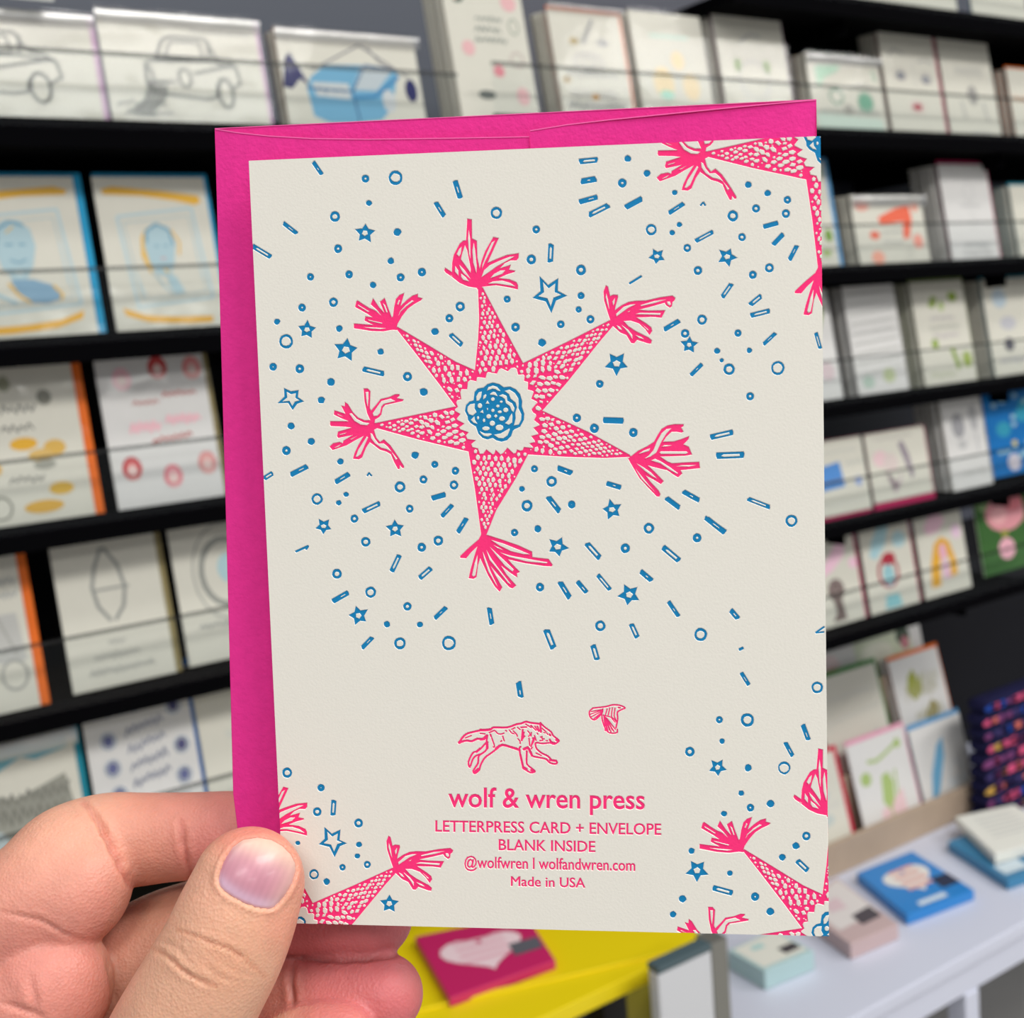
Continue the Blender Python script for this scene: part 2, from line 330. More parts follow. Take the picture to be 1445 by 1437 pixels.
# --- row D, left bay
card((-75, 1005), (55, 978), (24, 772), 'orange', [((180, 182, 178), 'T', (50, 95, 80, 3, 1.5)), ((180, 182, 178), 'T', (50, 95, 72, 3, 1.5)), ((190, 190, 186), 'P', [(60, 60), (90, 60), (94, 30), (62, 30)]), ((160, 160, 156), 'O', (78, 22, 14, 9, 2)), ((170, 170, 165), 'L', ([(64, 66), (84, 34)], 2))],
     'cream card with a grey bell drawing and orange envelope, below the small animals card', 'the grey bell card', GL, z0=LZ['D'] - .012, eo=(.008, .006))
card((101, 960), (247, 931), (66, 752), 'olive', [
    (ol, 'L', ([(47, 86), (38, 74), (33, 62), (36, 50), (46, 40)], 3)), (ol, 'L', ([(49, 86), (60, 74), (64, 60), (60, 48), (50, 40)], 3)), (ol, 'L', ([(32, 60), (68, 60)], 2)), ((175, 175, 168), 'T', (40, 56, 27, 1.5, 1.8)), ((175, 175, 168), 'T', (24, 68, 19, 2, 1.8)), ((175, 175, 168), 'T', (18, 80, 10, 2, 2.2))],
     'cream card, thin grey leaf outline above a few grey words, olive envelope', 'the leaf outline card', GL, z0=LZ['D'], eo=(.006, .005))
card((266, 928), (380, 912), (241, 728), 'teal', [((150, 152, 146), 'O', (62, 58, 30, 22, 5)), ((165, 166, 160), 'O', (62, 58, 40, 32, 1.6)), ((176, 206, 212), 'E', (66, 60, 14, 10)), (ol, 'T', (20, 60, 24, 2, 1.4))],
     'cream card with grey rings round a pale blue oval, teal envelope above it', 'the grey rings card', GL, z0=LZ['D'] + .002, eo=(.004, .010), Y0=1.004)
# --- row E, left bay
card((-70, 1215), (127, 1180), (103, 1018), 'teal', [((120, 176, 190), 'P', [(28, 82), (40, 90), (60, 92), (76, 90), (94, 92), (96, 84), (70, 80), (60, 84), (40, 76)]), ((150, 150, 140), 'P', [(8, 30), (10, 58), (30, 64), (52, 56), (90, 66), (94, 40), (80, 22), (50, 12), (20, 18)]), ((176, 188, 190), 'E', (30, 30, 12, 8)), ((130, 130, 122), 'T', (40, 92, 56, 5, 2)), ((130, 130, 122), 'T', (14, 44, 48, 5, 2)), ((120, 120, 112), 'T', (40, 86, 44, 6, 1.6))],
     'cream landscape card of a grey village under a blue cloud with teal envelope', 'the village card', GL, z0=LZ['E'] - .012, eo=(.006, -.006), curl=8)
dots = [(22, 84), (47, 84), (72, 88), (84, 78), (20, 66), (20, 50), (86, 54), (84, 36), (22, 34), (30, 20), (56, 20), (82, 20)]
card((150, 1225), (300, 1195), (108, 972), 'deepblue', [c for i, (x, y) in enumerate(dots) for c in ([((104, 110, 150) if i % 3 else (84, 84, 124), 'E', (x, y, 4.6, 3.4)), ((130, 150, 176), 'O', (x, y, 6.5, 4.6, 1.2))])] + [((136, 142, 162), 'T', (36, 72, 68 - 10 * k, 3, 1.3, .12)) for k in range(4)],
     'white card of small navy motifs round navy script, bright blue envelope', 'the navy motifs card', GL, z0=LZ['E'], eo=(.009, .005), white=True)
card((305, 1190), (420, 1170), (276, 935), 'deepblue', [((176, 184, 196), 'E', (58, 70, 10, 5)), ((200, 204, 200), 'T', (30, 80, 50, 3, 1))], 'nearly blank pale card with blue envelope above it, right of the navy motifs card', 'the nearly blank pale card', GL, z0=LZ['E'] + .008, eo=(.003, .007), Y0=1.004)

# --- top shelf of the right bay (row Z)
card((1180, -10), (1352, 4), (1180, -150), 'magenta', [((200, 150, 160), 'T', (20, 80, 50, 4, 2))], 'card with deep pink envelope showing below it on the topmost shelf', 'the topmost pink enveloped card', GR, z0=RZ['Z'], eo=(.002, -.006))
card((1374, 12), (1452, 18), (1374, -150), 'teal', [((170, 170, 160), 'T', (20, 80, 50, 4, 2))], 'pale card in a shiny sleeve at the right end of the topmost shelf', 'the pale card of the topmost shelf', GR, z0=RZ['Z'], eo=(.002, -.003))
# --- row A, right bay
rose_ = (226, 180, 182)
card((656, 205), (766, 205), (638, -42), 'cream', [((50, 80, 70), 'E', (18, 88, 10, 9)), ((226, 184, 180), 'E', (15, 87, 5.5, 6)), (rose_, 'E', (50, 90, 8, 4)), (rose_, 'E', (82, 82, 10, 6)), ((130, 140, 134), 'T', (36, 70, 70, 2, 1.3)), ((130, 140, 134), 'T', (34, 66, 63, 2, 1.3)), ((130, 140, 134), 'T', (32, 72, 56, 2, 1.3)),
    (rose_, 'E', (22, 50, 8, 5)), ((220, 140, 150), 'E', (56, 36, 7, 4)), ((196, 180, 176), 'O', (82, 44, 8, 5, 1.5)), ((110, 116, 112), 'E', (36, 20, 11, 3)), (rose_, 'E', (82, 20, 8, 6)), ((150, 165, 150), 'O', (84, 66, 6, 5, 1.2))],
     'tall cream card with pink blossoms and dark green lettering, above the pink envelope', 'the pink blossoms card', GR, z0=RZ['A'] - .002, stack=5, gap=.008, eo=(.001, .001))
card((800, 208), (900, 208), (788, 14), 'orange', [((170, 168, 165), 'O', (46, 56, 20, 8, 2.4)), ((150, 150, 150), 'O', (46, 56, 10, 4, 1.6)), ((160, 160, 158), 'T', (14, 84, 46, 3, 1.5)), ((160, 158, 155), 'T', (14, 80, 28, 5, 1.4)), ((170, 150, 100), 'E', (30, 74, 6, 3)), ((170, 150, 110), 'E', (12, 40, 6, 3)), ((190, 140, 70), 'E', (48, 26, 5, 3)), ((165, 165, 165), 'L', ([(42, 72), (60, 94)], 4)), ((165, 165, 165), 'E', (70, 74, 8, 3)), ((150, 150, 150), 'T', (8, 90, 18, 4, 2))],
     'cream card with a grey eye and lashes drawing in a crinkled sleeve, orange envelope', 'the grey eye card', GR, z0=RZ['A'], stack=3, gap=.010, eo=(.004, .004), curl=2)
card((914, 208), (1014, 208), (904, 16), 'cream', [((176, 214, 200), 'L', ([(24, 80), (78, 80)], 2.6)), ((224, 204, 160), 'E', (34, 40, 14, 14)), ((226, 206, 165), 'E', (72, 38, 12, 12)), ((226, 206, 165), 'E', (58, 60, 9, 8)), ((150, 204, 184), 'E', (36, 30, 10, 4)), ((170, 208, 196), 'T', (20, 84, 14, 2, 2))],
     'cream card with soft peach shapes and a mint line', 'the peach shapes card', GR, z0=RZ['A'], stack=2, gap=.010, eo=(.001, .001))
card((1032, 208), (1127, 208), (1020, 22), 'lilac', [((128, 156, 90), 'E', (26, 58, 4.5, 6)), ((128, 156, 90), 'E', (68, 58, 4.5, 6)), ((180, 180, 178), 'L', ([(34, 78), (50, 86), (66, 84)], 3)), ((184, 184, 182), 'O', (47, 46, 22, 16, 2)), ((180, 184, 180), 'T', (30, 66, 20, 4, 1.5)), ((190, 190, 186), 'L', ([(30, 40), (32, 6)], 2)), ((190, 190, 186), 'L', ([(64, 40), (62, 6)], 2))],
     'cream card of a pale figure holding two green plants', 'the two green plants card', GR, z0=RZ['A'], stack=2, gap=.010, eo=(.003, .001))
card((1153, 192), (1254, 193), (1146, 76), 'cream', [((160, 198, 172), 'P', [(10, 82), (14, 86), (46, 88), (40, 80), (20, 70), (12, 56)]), ((110, 150, 130), 'O', (34, 48, 9, 9, 2.6)), ((120, 170, 146), 'E', (74, 42, 10, 12)), ((140, 170, 150), 'O', (74, 42, 11, 14, 1.4)), ((180, 186, 178), 'T', (10, 92, 30, 6, 1.6)), ((200, 216, 204), 'P', [(4, 4), (96, 4), (94, 22), (4, 26)]), ((170, 170, 165), 'L', ([(54, 60), (74, 66), (94, 58)], 2)), ((160, 190, 166), 'L', ([(90, 84), (92, 70)], 4)), ((170, 168, 160), 'E', (48, 32, 7, 7))],
     'small landscape card with green spectacled faces, left of the face card with red lips', 'the green spectacles card', GR, z0=RZ['A'] + .002, stack=3, gap=.007, eo=(.003, .001), curl=5, stenv='brown')
card((1261, 196), (1337, 200), (1268, 32), 'magenta', [((158, 158, 158), 'L', ([(12, 70), (24, 76), (42, 72)], 2)), ((158, 158, 158), 'L', ([(64, 66), (78, 68), (94, 66)], 2)), ((140, 142, 148), 'E', (30, 53, 8, 4)), ((150, 152, 158), 'E', (76, 51, 8, 4)), ((170, 160, 160), 'O', (30, 54, 11, 5, 1)), ((170, 160, 160), 'O', (76, 52, 11, 5, 1)), ((176, 84, 96), 'E', (52, 26, 9, 3)), ((222, 190, 190), 'O', (52, 26, 13, 5, 1.4)), ((190, 190, 190), 'L', ([(54, 68), (56, 44)], 1))],
     'cream card of a simple face with red lips, deep pink envelope', 'the red lips card', GR, z0=RZ['A'] - .002, stack=4, gap=.008, eo=(.006, -.006))
card((1344, 202), (1415, 206), (1350, 48), 'magenta', [((180, 180, 176), 'T', (26, 80, 66, 6, 1.2)), ((160, 158, 154), 'E', (54, 44, 10, 9)), ((176, 176, 172), 'L', ([(30, 38), (34, 22)], 4)), ((176, 176, 172), 'L', ([(72, 38), (78, 20)], 4)), ((190, 190, 186), 'T', (40, 80, 10, 2, 1.6))],
     'cream card with a faint grey figure, deep pink envelope along its upper edge', 'the faint grey figure card', GR, z0=RZ['A'] - .003, eo=(.003, .006), stack=1)
card((1436, 202), (1500, 206), (1440, 98), 'orange', [((214, 170, 140), 'T', (6, 80, 60, 5, 2))], 'rust orange enveloped card cut by right edge of the photo', 'the rust orange enveloped card', GR, z0=RZ['A'] - .002, stack=3, gap=.008, eo=(.003, .004), stenv='orange')
# --- row B, right bay
card((1105, 385), (1186, 382), (1105, 228), 'skyblue', [((120, 156, 70), 'E', (88, 32, 7, 6)), ((170, 190, 130), 'E', (80, 16, 8, 4)), ((180, 196, 180), 'E', (90, 90, 8, 4)), ((186, 200, 170), 'T', (20, 80, 50, 5, 2))],
     'cream card with green sprigs and blue envelope, half hidden by the held card', 'the green sprigs card', GR, z0=RZ['B'], eo=(.009, .006), curl=0)
cor = (232, 128, 108)
card((1215, 380), (1314, 372), (1210, 276), 'grey', [((232, 160, 144), 'E', (14, 86, 10, 7)), ((232, 110, 84), 'P', [(34, 70), (60, 82), (80, 86), (82, 66), (74, 40), (66, 40), (68, 64), (36, 60)]), ((236, 160, 140), 'E', (88, 84, 5, 7)), ((226, 120, 100), 'E', (26, 46, 7, 6)), ((236, 170, 150), 'E', (26, 16, 9, 9)), ((236, 160, 145), 'E', (86, 36, 7, 10)), ((170, 172, 168), 'T', (36, 70, 90, 3, 1.6)), ((170, 172, 168), 'T', (36, 66, 50, 2, 1.6)), ((180, 182, 178), 'T', (36, 66, 36, 3, 1.6)), ((176, 176, 170), 'O', (72, 20, 4, 6, 1))],
     'small landscape card with coral red lettering and blossoms in a shiny sleeve', 'the coral lettering card', GR, z0=RZ['B'] - .002, stack=4, gap=.007, eo=(.003, .001), curl=7)
card((1345, 373), (1412, 368), (1348, 232), 'magenta', [((196, 196, 196), 'O', (54, 72, 9, 10, 1.4)), ((186, 186, 186), 'T', (34, 76, 58, 2, 1.6)), ((196, 196, 196), 'L', ([(54, 56), (58, 40), (50, 34)], 1)), ((176, 178, 178), 'T', (28, 80, 18, 3, 1.8)), ((180, 180, 180), 'T', (22, 84, 10, 3, 1.8))],
     'white portrait card with faint grey outline, thick stack behind, raspberry envelope', 'the raspberry enveloped white card', GR, z0=RZ['B'], stack=7, gap=.0075, eo=(.005, .005), white=True)
card((1440, 368), (1500, 366), (1440, 262), 'teal', [((190, 190, 180), 'T', (10, 90, 50, 5, 2))], 'pale card with teal envelopes, cut by right edge of the photo', 'the teal enveloped card', GR, z0=RZ['B'], stack=6, gap=.007, eo=(.002, .004), stenv='teal')
# --- row C, right bay
card((1105, 560), (1190, 556), (1105, 412), 'cream', [((176, 190, 140), 'P', [(60, 50), (70, 66), (84, 84), (92, 86), (84, 70), (72, 52)]), ((214, 196, 200), 'E', (80, 26, 12, 8))], 'pale pink card with a soft green leaf, half hidden by the held card', 'the soft green leaf card', GR, z0=RZ['C'], eo=(.002, .001), white=True)
card((1212, 553), (1283, 546), (1210, 404), 'grey', [((178, 182, 176), 'T', (6, 92, 92 - 9 * k, 1.6, .8, .04)) for k in range(9)] + [((180, 198, 186), 'E', (22, 12, 12, 6)), ((190, 200, 160), 'E', (64, 16, 12, 7))],
     'white card filled with lines of grey handwriting', 'the handwriting card', GR, z0=RZ['C'], stack=2, gap=.009, eo=(.002, .001), white=True)
lg = (140, 164, 66)
card((1306, 541), (1379, 533), (1305, 398), 'leaf', [(lg, 'P', [(28, 76), (36, 86), (46, 84), (38, 74)]), (lg, 'E', (76, 84, 9, 5)), ((170, 190, 120), 'E', (52, 76, 5, 5)), (lg, 'E', (30, 40, 6, 5)), (lg, 'P', [(56, 36), (64, 34), (72, 16), (66, 12)]), ((160, 178, 96), 'E', (86, 22, 9, 8)), ((176, 170, 176), 'T', (28, 74, 64, 2, 1.4)), ((176, 178, 170), 'T', (24, 80, 55, 3, 1.6)), ((180, 170, 180), 'T', (30, 78, 47, 2, 1.6)), ((190, 194, 170), 'T', (12, 60, 10, 4, 1.5))],
     'cream card scattered with bright green leaves, olive green envelope', 'the bright green leaves card', GR, z0=RZ['C'], stack=4, gap=.006, eo=(.004, .004), stenv='leaf')
card((1405, 528), (1475, 520), (1405, 394), 'teal', [((180, 196, 206), 'E', (30, 80, 14, 10)), ((96, 96, 104), 'E', (36, 32, 10, 7)), ((190, 190, 196), 'E', (40, 54, 16, 7)), ((180, 180, 186), 'T', (14, 90, 16, 3, 2))], 'cream card with a small dark bird below a blue smudge, third shelf', 'the dark bird card', GR, z0=RZ['C'], stack=5, gap=.0075, eo=(.002, .004))
# --- row D, right bay
card((1060, 740), (1230, 709), (1060, 640), 'magenta', [((84, 140, 206), 'P', [(60, 34), (60, 66), (78, 70), (80, 36)]), ((110, 120, 160), 'L', ([(60, 44), (79, 46)], 3)), ((150, 170, 214), 'E', (92, 40, 3, 7)), ((190, 192, 186), 'T', (60, 95, 84, 2, 1.6)), ((186, 190, 184), 'T', (84, 98, 66, 5, 1.6)), ((200, 200, 194), 'T', (58, 96, 14, 3, 1.4))],
     'cream landscape card with a blue block print, half hidden by the held card', 'the blue block card', GR, z0=RZ['D'] - .002, eo=(.001, -.005))
card((1234, 703), (1317, 688), (1232, 612), 'magenta', [((150, 140, 150), 'P', [(52, 80), (60, 84), (68, 62), (72, 30), (66, 26), (60, 50)]), ((226, 196, 200), 'E', (20, 62, 12, 12)), ((196, 180, 186), 'P', [(24, 44), (34, 12), (46, 30), (54, 44), (46, 20), (36, 8)]), ((190, 186, 180), 'T', (14, 80, 90, 3, 1.4)), ((214, 200, 196), 'E', (36, 54, 12, 14))],
     'cream landscape card, grey and pink bird, deep pink envelope below', 'the grey and pink bird card', GR, z0=RZ['D'] - .002, eo=(.004, -.009))
card((1345, 686), (1401, 679), (1341, 556), 'cream', [((158, 158, 162), 'E', (36, 66, 16, 13)), ((176, 176, 178), 'E', (76, 72, 11, 14)), ((190, 190, 190), 'E', (40, 46, 12, 5)), ((184, 184, 186), 'L', ([(76, 56), (78, 36)], 3)), ((200, 200, 196), 'T', (28, 88, 16, 3, 1.8))],
     'white portrait card with two blurred grey figures, thick stack behind', 'the two grey figures card', GR, z0=RZ['D'], stack=5, gap=.010, eo=(.001, .002), white=True)
r9 = random.Random(5)
card((1402, 674), (1475, 662), (1402, 550), None, [((16, 108, 178), 'P', [(0, 0), (100, 0), (100, 100), (0, 100)])] + [((50, 150, 180), 'E', (r9.uniform(30, 96), r9.uniform(30, 80), 14, 9)) for _ in range(5)] + [((150, 190, 206), 'E', (r9.uniform(20, 80), r9.uniform(10, 92), 5, 3)) for _ in range(16)] + [((206, 186, 90), 'E', (48, 36, 5, 3)), ((206, 200, 210), 'E', (42, 14, 12, 10))],
     'bright blue card with white and teal blossoms', 'the bright blue blossom card', GR, z0=RZ['D'] + .006)
# --- row E, right bay
pk = (236, 196, 214)
card((1145, 880), (1221, 862), (1145, 752), 'magenta', [(pk, 'P', [(24, 50), (40, 64), (66, 84), (84, 88), (78, 70), (52, 56)]), (pk, 'E', (92, 60, 8, 6)), ((118, 104, 100), 'E', (54, 36, 15, 12)), ((118, 104, 100), 'P', [(46, 26), (62, 26), (66, 4), (40, 4), (50, 14)]), ((170, 150, 150), 'O', (54, 40, 8, 5, 1.4))],
     'cream card of a dark figure under a pink cloud, beside the red bob girl', 'the pink cloud card', GR, z0=RZ['E'], eo=(.006, .006))
card((1229, 858), (1298, 842), (1229, 732), 'magenta', [((170, 206, 214), 'P', [(14, 60), (22, 76), (40, 92), (62, 92), (48, 70), (26, 56)]), ((176, 208, 214), 'E', (76, 72, 14, 9)), ((170, 64, 80), 'O', (46, 40, 19, 15, 5)), ((176, 44, 62), 'E', (50, 54, 14, 7)), ((150, 196, 204), 'E', (46, 36, 11, 13)), ((140, 196, 204), 'P', [(34, 16), (60, 16), (64, 2), (30, 2)])],
     'cream card of a girl with a round red bob and a pale blue cloud', 'the red bob girl card', GR, z0=RZ['E'], eo=(.005, .001))
card((1306, 838), (1371, 823), (1310, 706), 'brown', [((236, 196, 212), 'P', [(18, 72), (34, 86), (52, 88), (64, 76), (48, 66), (24, 64)]), ((230, 200, 220), 'E', (84, 62, 10, 8)), ((226, 170, 60), 'P', [(16, 10), (22, 34), (34, 54), (50, 60), (66, 54), (76, 30), (74, 18), (60, 16), (62, 36), (48, 48), (40, 30), (36, 10)]), ((232, 176, 196), 'E', (50, 44, 8, 9)), ((226, 186, 206), 'P', [(44, 34), (58, 34), (60, 16), (44, 16)])],
     'cream card of a girl with long yellow hair and a pink cloud', 'the long yellow hair card', GR, z0=RZ['E'], eo=(.001, .001))
card((1389, 812), (1470, 792), (1385, 692), None, [((58, 100, 48), 'P', [(0, 0), (100, 0), (100, 100), (0, 100)]), ((130, 160, 110), 'E', (18, 84, 14, 10)), ((220, 150, 158), 'E', (50, 68, 34, 22)), ((236, 176, 180), 'E', (38, 66, 14, 10)), ((226, 130, 140), 'E', (66, 78, 16, 10)), ((226, 170, 184), 'E', (44, 26, 14, 13)), ((150, 150, 70), 'E', (44, 44, 6, 5))],
     'dark green card with large pink blossoms', 'the large pink blossoms card', GR, z0=RZ['E'] + .008)

# ------------------------------------------------------------------ white table, wood rack and what stands on them
TZ = CAMZ - .75
wood = mat('pale_ash_wood', (176, 156, 136), .6, noise=.10, nscale=30)
wlaq = mat('white_lacquered_steel', (206, 210, 226), .4, noise=.02, nscale=4)
TF = .826
xl = onZ(1034, 1455, TZ).x
t = empty('display_table', Vector((xl + .8, .97, 0)), 'long narrow white table with slim square legs, right of the yellow table', 'table')
def wbox(name, b, m, parent, bev=0, label=None):     # box in world coordinates under an empty
    L = parent.matrix_world.translation
    return box(name, (b[0] - L.x, b[1] - L.x, b[2] - L.y, b[3] - L.y, b[4] - L.z, b[5] - L.z), m, parent, bev, label)
bpy.context.view_layer.update()
wbox('table_top', (xl, 3.4, TF, WALLY - .001, TZ - .018, TZ), wlaq, t, .002)
wbox('apron', (xl, 3.4, TF + .004, TF + .024, TZ - .052, TZ - .018), wlaq, t, .001)
wbox('apron', (xl, xl + .02, TF + .024, WALLY - .002, TZ - .052, TZ - .018), wlaq, t, .001)
lx = onY(1364, 1380, TF).x
for x in (lx, 3.3):
    wbox('leg', (x, x + .026, TF + .002, TF + .028, .001, TZ - .052), wlaq, t, .002)
wbox('leg', (xl, xl + .026, TF + .002, TF + .028, .001, TZ - .052), wlaq, t, .002)
wbox('leg', (xl, xl + .026, WALLY - .03, WALLY - .004, .001, TZ - .052), wlaq, t, .002)
# tiered wooden rack
LY = onZ(1290, 1187, TZ).y
a = onY(1170, 1236, LY); b = onY(1397, 1143, LY)
print('LY', LY, TF)
rx0, rx1 = a.x - .12, b.x
t = empty('wooden_card_rack', Vector(((rx0 + rx1) / 2, LY, TZ)), 'pale wooden stepped rack standing on the white table', 'rack')
bpy.context.view_layer.update()
zt = max(onY(1290, 1143, LY).z, TZ + .02)
print('zt', zt - TZ)
wbox('front_board', (rx0, rx1, LY, LY + .008, TZ + .0005, zt), wood, t, .001)
wbox('base_board', (rx0, rx1, LY + .008, LY + .15, TZ + .0005, TZ + .010), wood, t, .001)
wbox('end_board', (rx1 - .009, rx1, LY + .008, LY + .075, TZ + .010, zt + .004), wood, t, .001)
wbox('step', (rx0, rx1 - .009, LY + .048, LY + .056, TZ + .010, TZ + .105), wood, t, .001)
wbox('step', (rx0, rx1 - .009, LY + .056, LY + .110, TZ + .085, TZ + .093), wood, t, .001)
wbox('step', (rx0, rx1 - .05, LY + .112, LY + .120, TZ + .010, TZ + .200), wood, t, .001)
GF = 'cards in the wooden rack'
F0 = LY + .016
pp = dict(sleeve=False)
card((1130, 1196), (1206, 1168), (1140, 1072), 'red', [((190, 200, 200), 'E', (56, 62, 20, 8)), ((190, 200, 196), 'E', (60, 38, 16, 6)), ((206, 206, 200), 'T', (10, 90, 50, 5, 1.2))], 'cream card with crimson envelope at the front of the wooden rack, beside the held card', 'the crimson enveloped card', GF, Y0=F0, lean=14, z0=TZ + .012, eo=(.009, .006), **pp)
cg = (168, 190, 120)
card((1224, 1164), (1303, 1132), (1200, 1052), 'pink', [((226, 196, 200), 'P', [(32, 6), (78, 10), (76, 42), (60, 34), (34, 26)]), (cg, 'P', [(40, 34), (46, 60), (58, 62), (64, 50), (60, 34), (50, 24)]), (cg, 'L', ([(28, 78), (44, 76), (60, 80), (80, 86)], 5)), (cg, 'E', (20, 62, 9, 7)), (cg, 'E', (84, 86, 6, 5)), (cg, 'L', ([(70, 62), (66, 36)], 4)), (cg, 'L', ([(50, 30), (52, 16)], 3))],
     'white card with a green cactus in a pink pot, pale pink envelope', 'the green cactus card', GF, Y0=F0, lean=14, z0=TZ + .012, eo=(.005, .006), white=True, **pp)
card((1309, 1130), (1380, 1098), (1288, 1030), 'skyblue', [((110, 170, 206), 'P', [(14, 12), (24, 44), (44, 74), (58, 82), (54, 60), (36, 30), (20, 8)]), ((206, 214, 220), 'O', (70, 34, 14, 16, 2)), ((200, 212, 220), 'T', (50, 88, 28, 6, 1.5))],
     'white card with a blue feather, sky blue envelope, right end of the wooden rack', 'the blue feather card', GF, Y0=F0, lean=14, z0=TZ + .012, eo=(.002, .007), white=True, **pp)
card((1175, 1066), (1262, 1040), (1168, 956), 'green', [((200, 202, 196), 'L', ([(6, 52), (94, 58)], 1.6)), ((196, 200, 200), 'T', (20, 90, 76, 2, .8)), ((186, 192, 196), 'E', (80, 26, 5, 6)), ((206, 208, 200), 'T', (16, 88, 22, 3, 1))],
     'plain cream card with a green envelope, middle step of the wooden rack', 'the green enveloped card', GF, Y0=LY + .078, lean=14, z0=TZ + .094, eo=(.006, .007), **pp)
card((1280, 1040), (1348, 1010), (1266, 930), 'orange', [((160, 166, 80), 'P', [(24, 60), (30, 76), (42, 84), (50, 70), (58, 78), (52, 56), (36, 48)]), ((150, 140, 90), 'P', [(38, 14), (50, 30), (66, 44), (78, 36), (70, 18), (54, 10)]), ((170, 166, 130), 'T', (20, 84, 58, 10, 1.4)), ((190, 188, 160), 'T', (44, 90, 70, 8, 1.2)), ((176, 172, 140), 'T', (30, 84, 30, 10, 1.4))],
     'white card with an olive green potted palm, orange envelope', 'the potted palm card', GF, Y0=LY + .078, lean=14, z0=TZ + .094, eo=(.004, .006), white=True, stack=2, gap=.007, **pp)
card((1140, 985), (1308, 925), (1140, 898), None, [((206, 214, 190), 'P', [(44, 20), (42, 84), (88, 90), (92, 26)]), ((226, 206, 206), 'E', (20, 46, 10, 20)), ((214, 140, 146), 'E', (22, 32, 8, 14)), ((80, 92, 80), 'E', (84, 62, 6, 14)), ((196, 130, 140), 'E', (85, 50, 3.5, 10)), ((220, 222, 206), 'E', (60, 44, 14, 20)), ((196, 206, 180), 'T', (46, 80, 76, 4, 2))],
     'white landscape card framing a pale green garden picture, rear step of the wooden rack', 'the garden picture card', GF, Y0=LY + .126, lean=11, z0=TZ + .182, white=True, **pp)

# folded patterned pouches beyond the rack, a countable stack
r = random.Random(11)
px0 = onY(1364, 1090, 1.055).x - .004
for k in range(9):
    z = TZ + .001 + k * .0205
    dx = r.uniform(-.004, .004)
    names = ['lowest of the dark stack on the white table', 'second from the bottom of the dark stack', 'third from the bottom of the dark stack', 'fourth from the bottom of the dark stack', 'fifth, in the middle of the dark stack', 'fourth from the top of the dark stack', 'third from the top of the dark stack', 'second from the top of the dark stack', 'topmost of the dark stack beside the black wall']
    t = empty('folded_scarf', Vector((px0 + .12 + dx, 1.02, z)), 'folded navy blotched scarf, ' + names[k], 'scarf', 'folded patterned scarves')
    bm = bmesh.new(); box_bm(bm, -.115, .115, 0, .035, 0, .0195, .008)
    bm_obj('folded_cloth', bm, mat('navy_scarf_cloth', (30, 30, 62), .9, noise=.3, nscale=60, spec=.1), t, True)
    for j in range(13):
        c = [(206, 80, 120), (214, 110, 100), (30, 70, 160), (120, 60, 110), (190, 150, 70), (60, 50, 100)][r.choice([0, 0, 1, 2, 3, 3, 4, 5])]
        cx = -.10 + .2 * r.random(); cx = -.108 + j * .0165 + r.uniform(-.005, .005); rw = r.uniform(.008, .022); rh = r.uniform(.0035, .0072); n = 10
        V = [(cx + rw * math.cos(6.283 * q / n) * r.uniform(.8, 1.1), -.0004, .0098 + rh * math.sin(6.283 * q / n)) for q in range(n)]
        mesh('printed_blotch', V, [list(range(n))], ink(c), t)

# packs lying on the white table
def lying_pack(name, quad, zt, h, m, label, cat, group, names='pack_body'):
    top = [onZ(x, y, zt) for x, y in quad]
    c = sum(top, Vector()) / 4; c.z = zt - h
    t = empty(name, c, label, cat, group)
    prism(names, [p - c for p in top], h, m, t, .0012)
    return t, [p - c for p in top]
def on_top(t, top, polys, rgb, dz, name='printed_drawing', m=None):
    """polygons in unit coordinates of the top quad"""
    A, B, C, D = top; V, Fc = [], []
    for p in polys:
        b0 = len(V)
        for u, v in p:
            q = (A * (1 - u) + B * u) * (1 - v) + (D * (1 - u) + C * u) * v
            V.append((q.x, q.y, q.z + dz))
        Fc.append(list(range(b0, len(V))))
    return mesh(name, V, Fc, m or ink(rgb), t)
heart = [(0.5 + .038 * 16 * math.sin(a_) ** 3 * .72, .54 - .034 * (13 * math.cos(a_) - 5 * math.cos(2 * a_) - 2 * math.cos(3 * a_) - math.cos(4 * a_)) * .78) for a_ in [6.2832 * i / 28 for i in range(28)]]
GP = 'boxed card sets lying on the tables'
t, q = lying_pack('boxed_card_set', [(1027, 1341), (1079, 1371), (1149, 1342), (1093, 1311)], TZ + .024, .0235, mat('pale_teal_box', (176, 204, 206), .5), 'cream and pale teal boxed card set nearest the end of the white table', 'box', GP)
on_top(t, q, [[(.06, .06), (.9, .06), (.9, .94), (.06, .94)]], (222, 222, 212), .0003)
on_top(t, q, [[(.55, .60), (.78, .60), (.78, .92), (.55, .92)]], (70, 66, 70), .0005, 'dark_sticker')
on_top(t, q, [[(.2, .3), (.34, .28), (.38, .5), (.22, .52)]], (170, 206, 204), .0005)
t, q = lying_pack('boxed_card_set', [(1128, 1280), (1200, 1333), (1268, 1304), (1180, 1238)], TZ + .020, .0195, mat('dusty_pink_box', (196, 172, 172), .5), 'dusty pink boxed card set between the teal box and the blue heart box', 'box', GP)
on_top(t, q, [[(.04, .10), (.72, .10), (.72, .96), (.04, .96)]], (218, 212, 210), .0003)
on_top(t, q, [[(.60, .50), (.80, .50), (.80, .92), (.60, .92)]], (84, 78, 84), .0005, 'dark_sticker')
on_top(t, q, [[(.2, .3), (.4, .3), (.46, .6), (.24, .64)]], (214, 190, 196), .0005)
t, q = lying_pack('boxed_card_set', [(1209, 1232), (1280, 1292), (1375, 1256), (1287, 1201)], TZ + .014, .0135, mat('bright_blue_box', (40, 130, 204), .4), 'bright blue boxed card set with a white heart and salmon lettering', 'box', GP)
heart_s = [(.08 + .66 * v, .12 + .80 * (1 - u)) for u, v in heart]
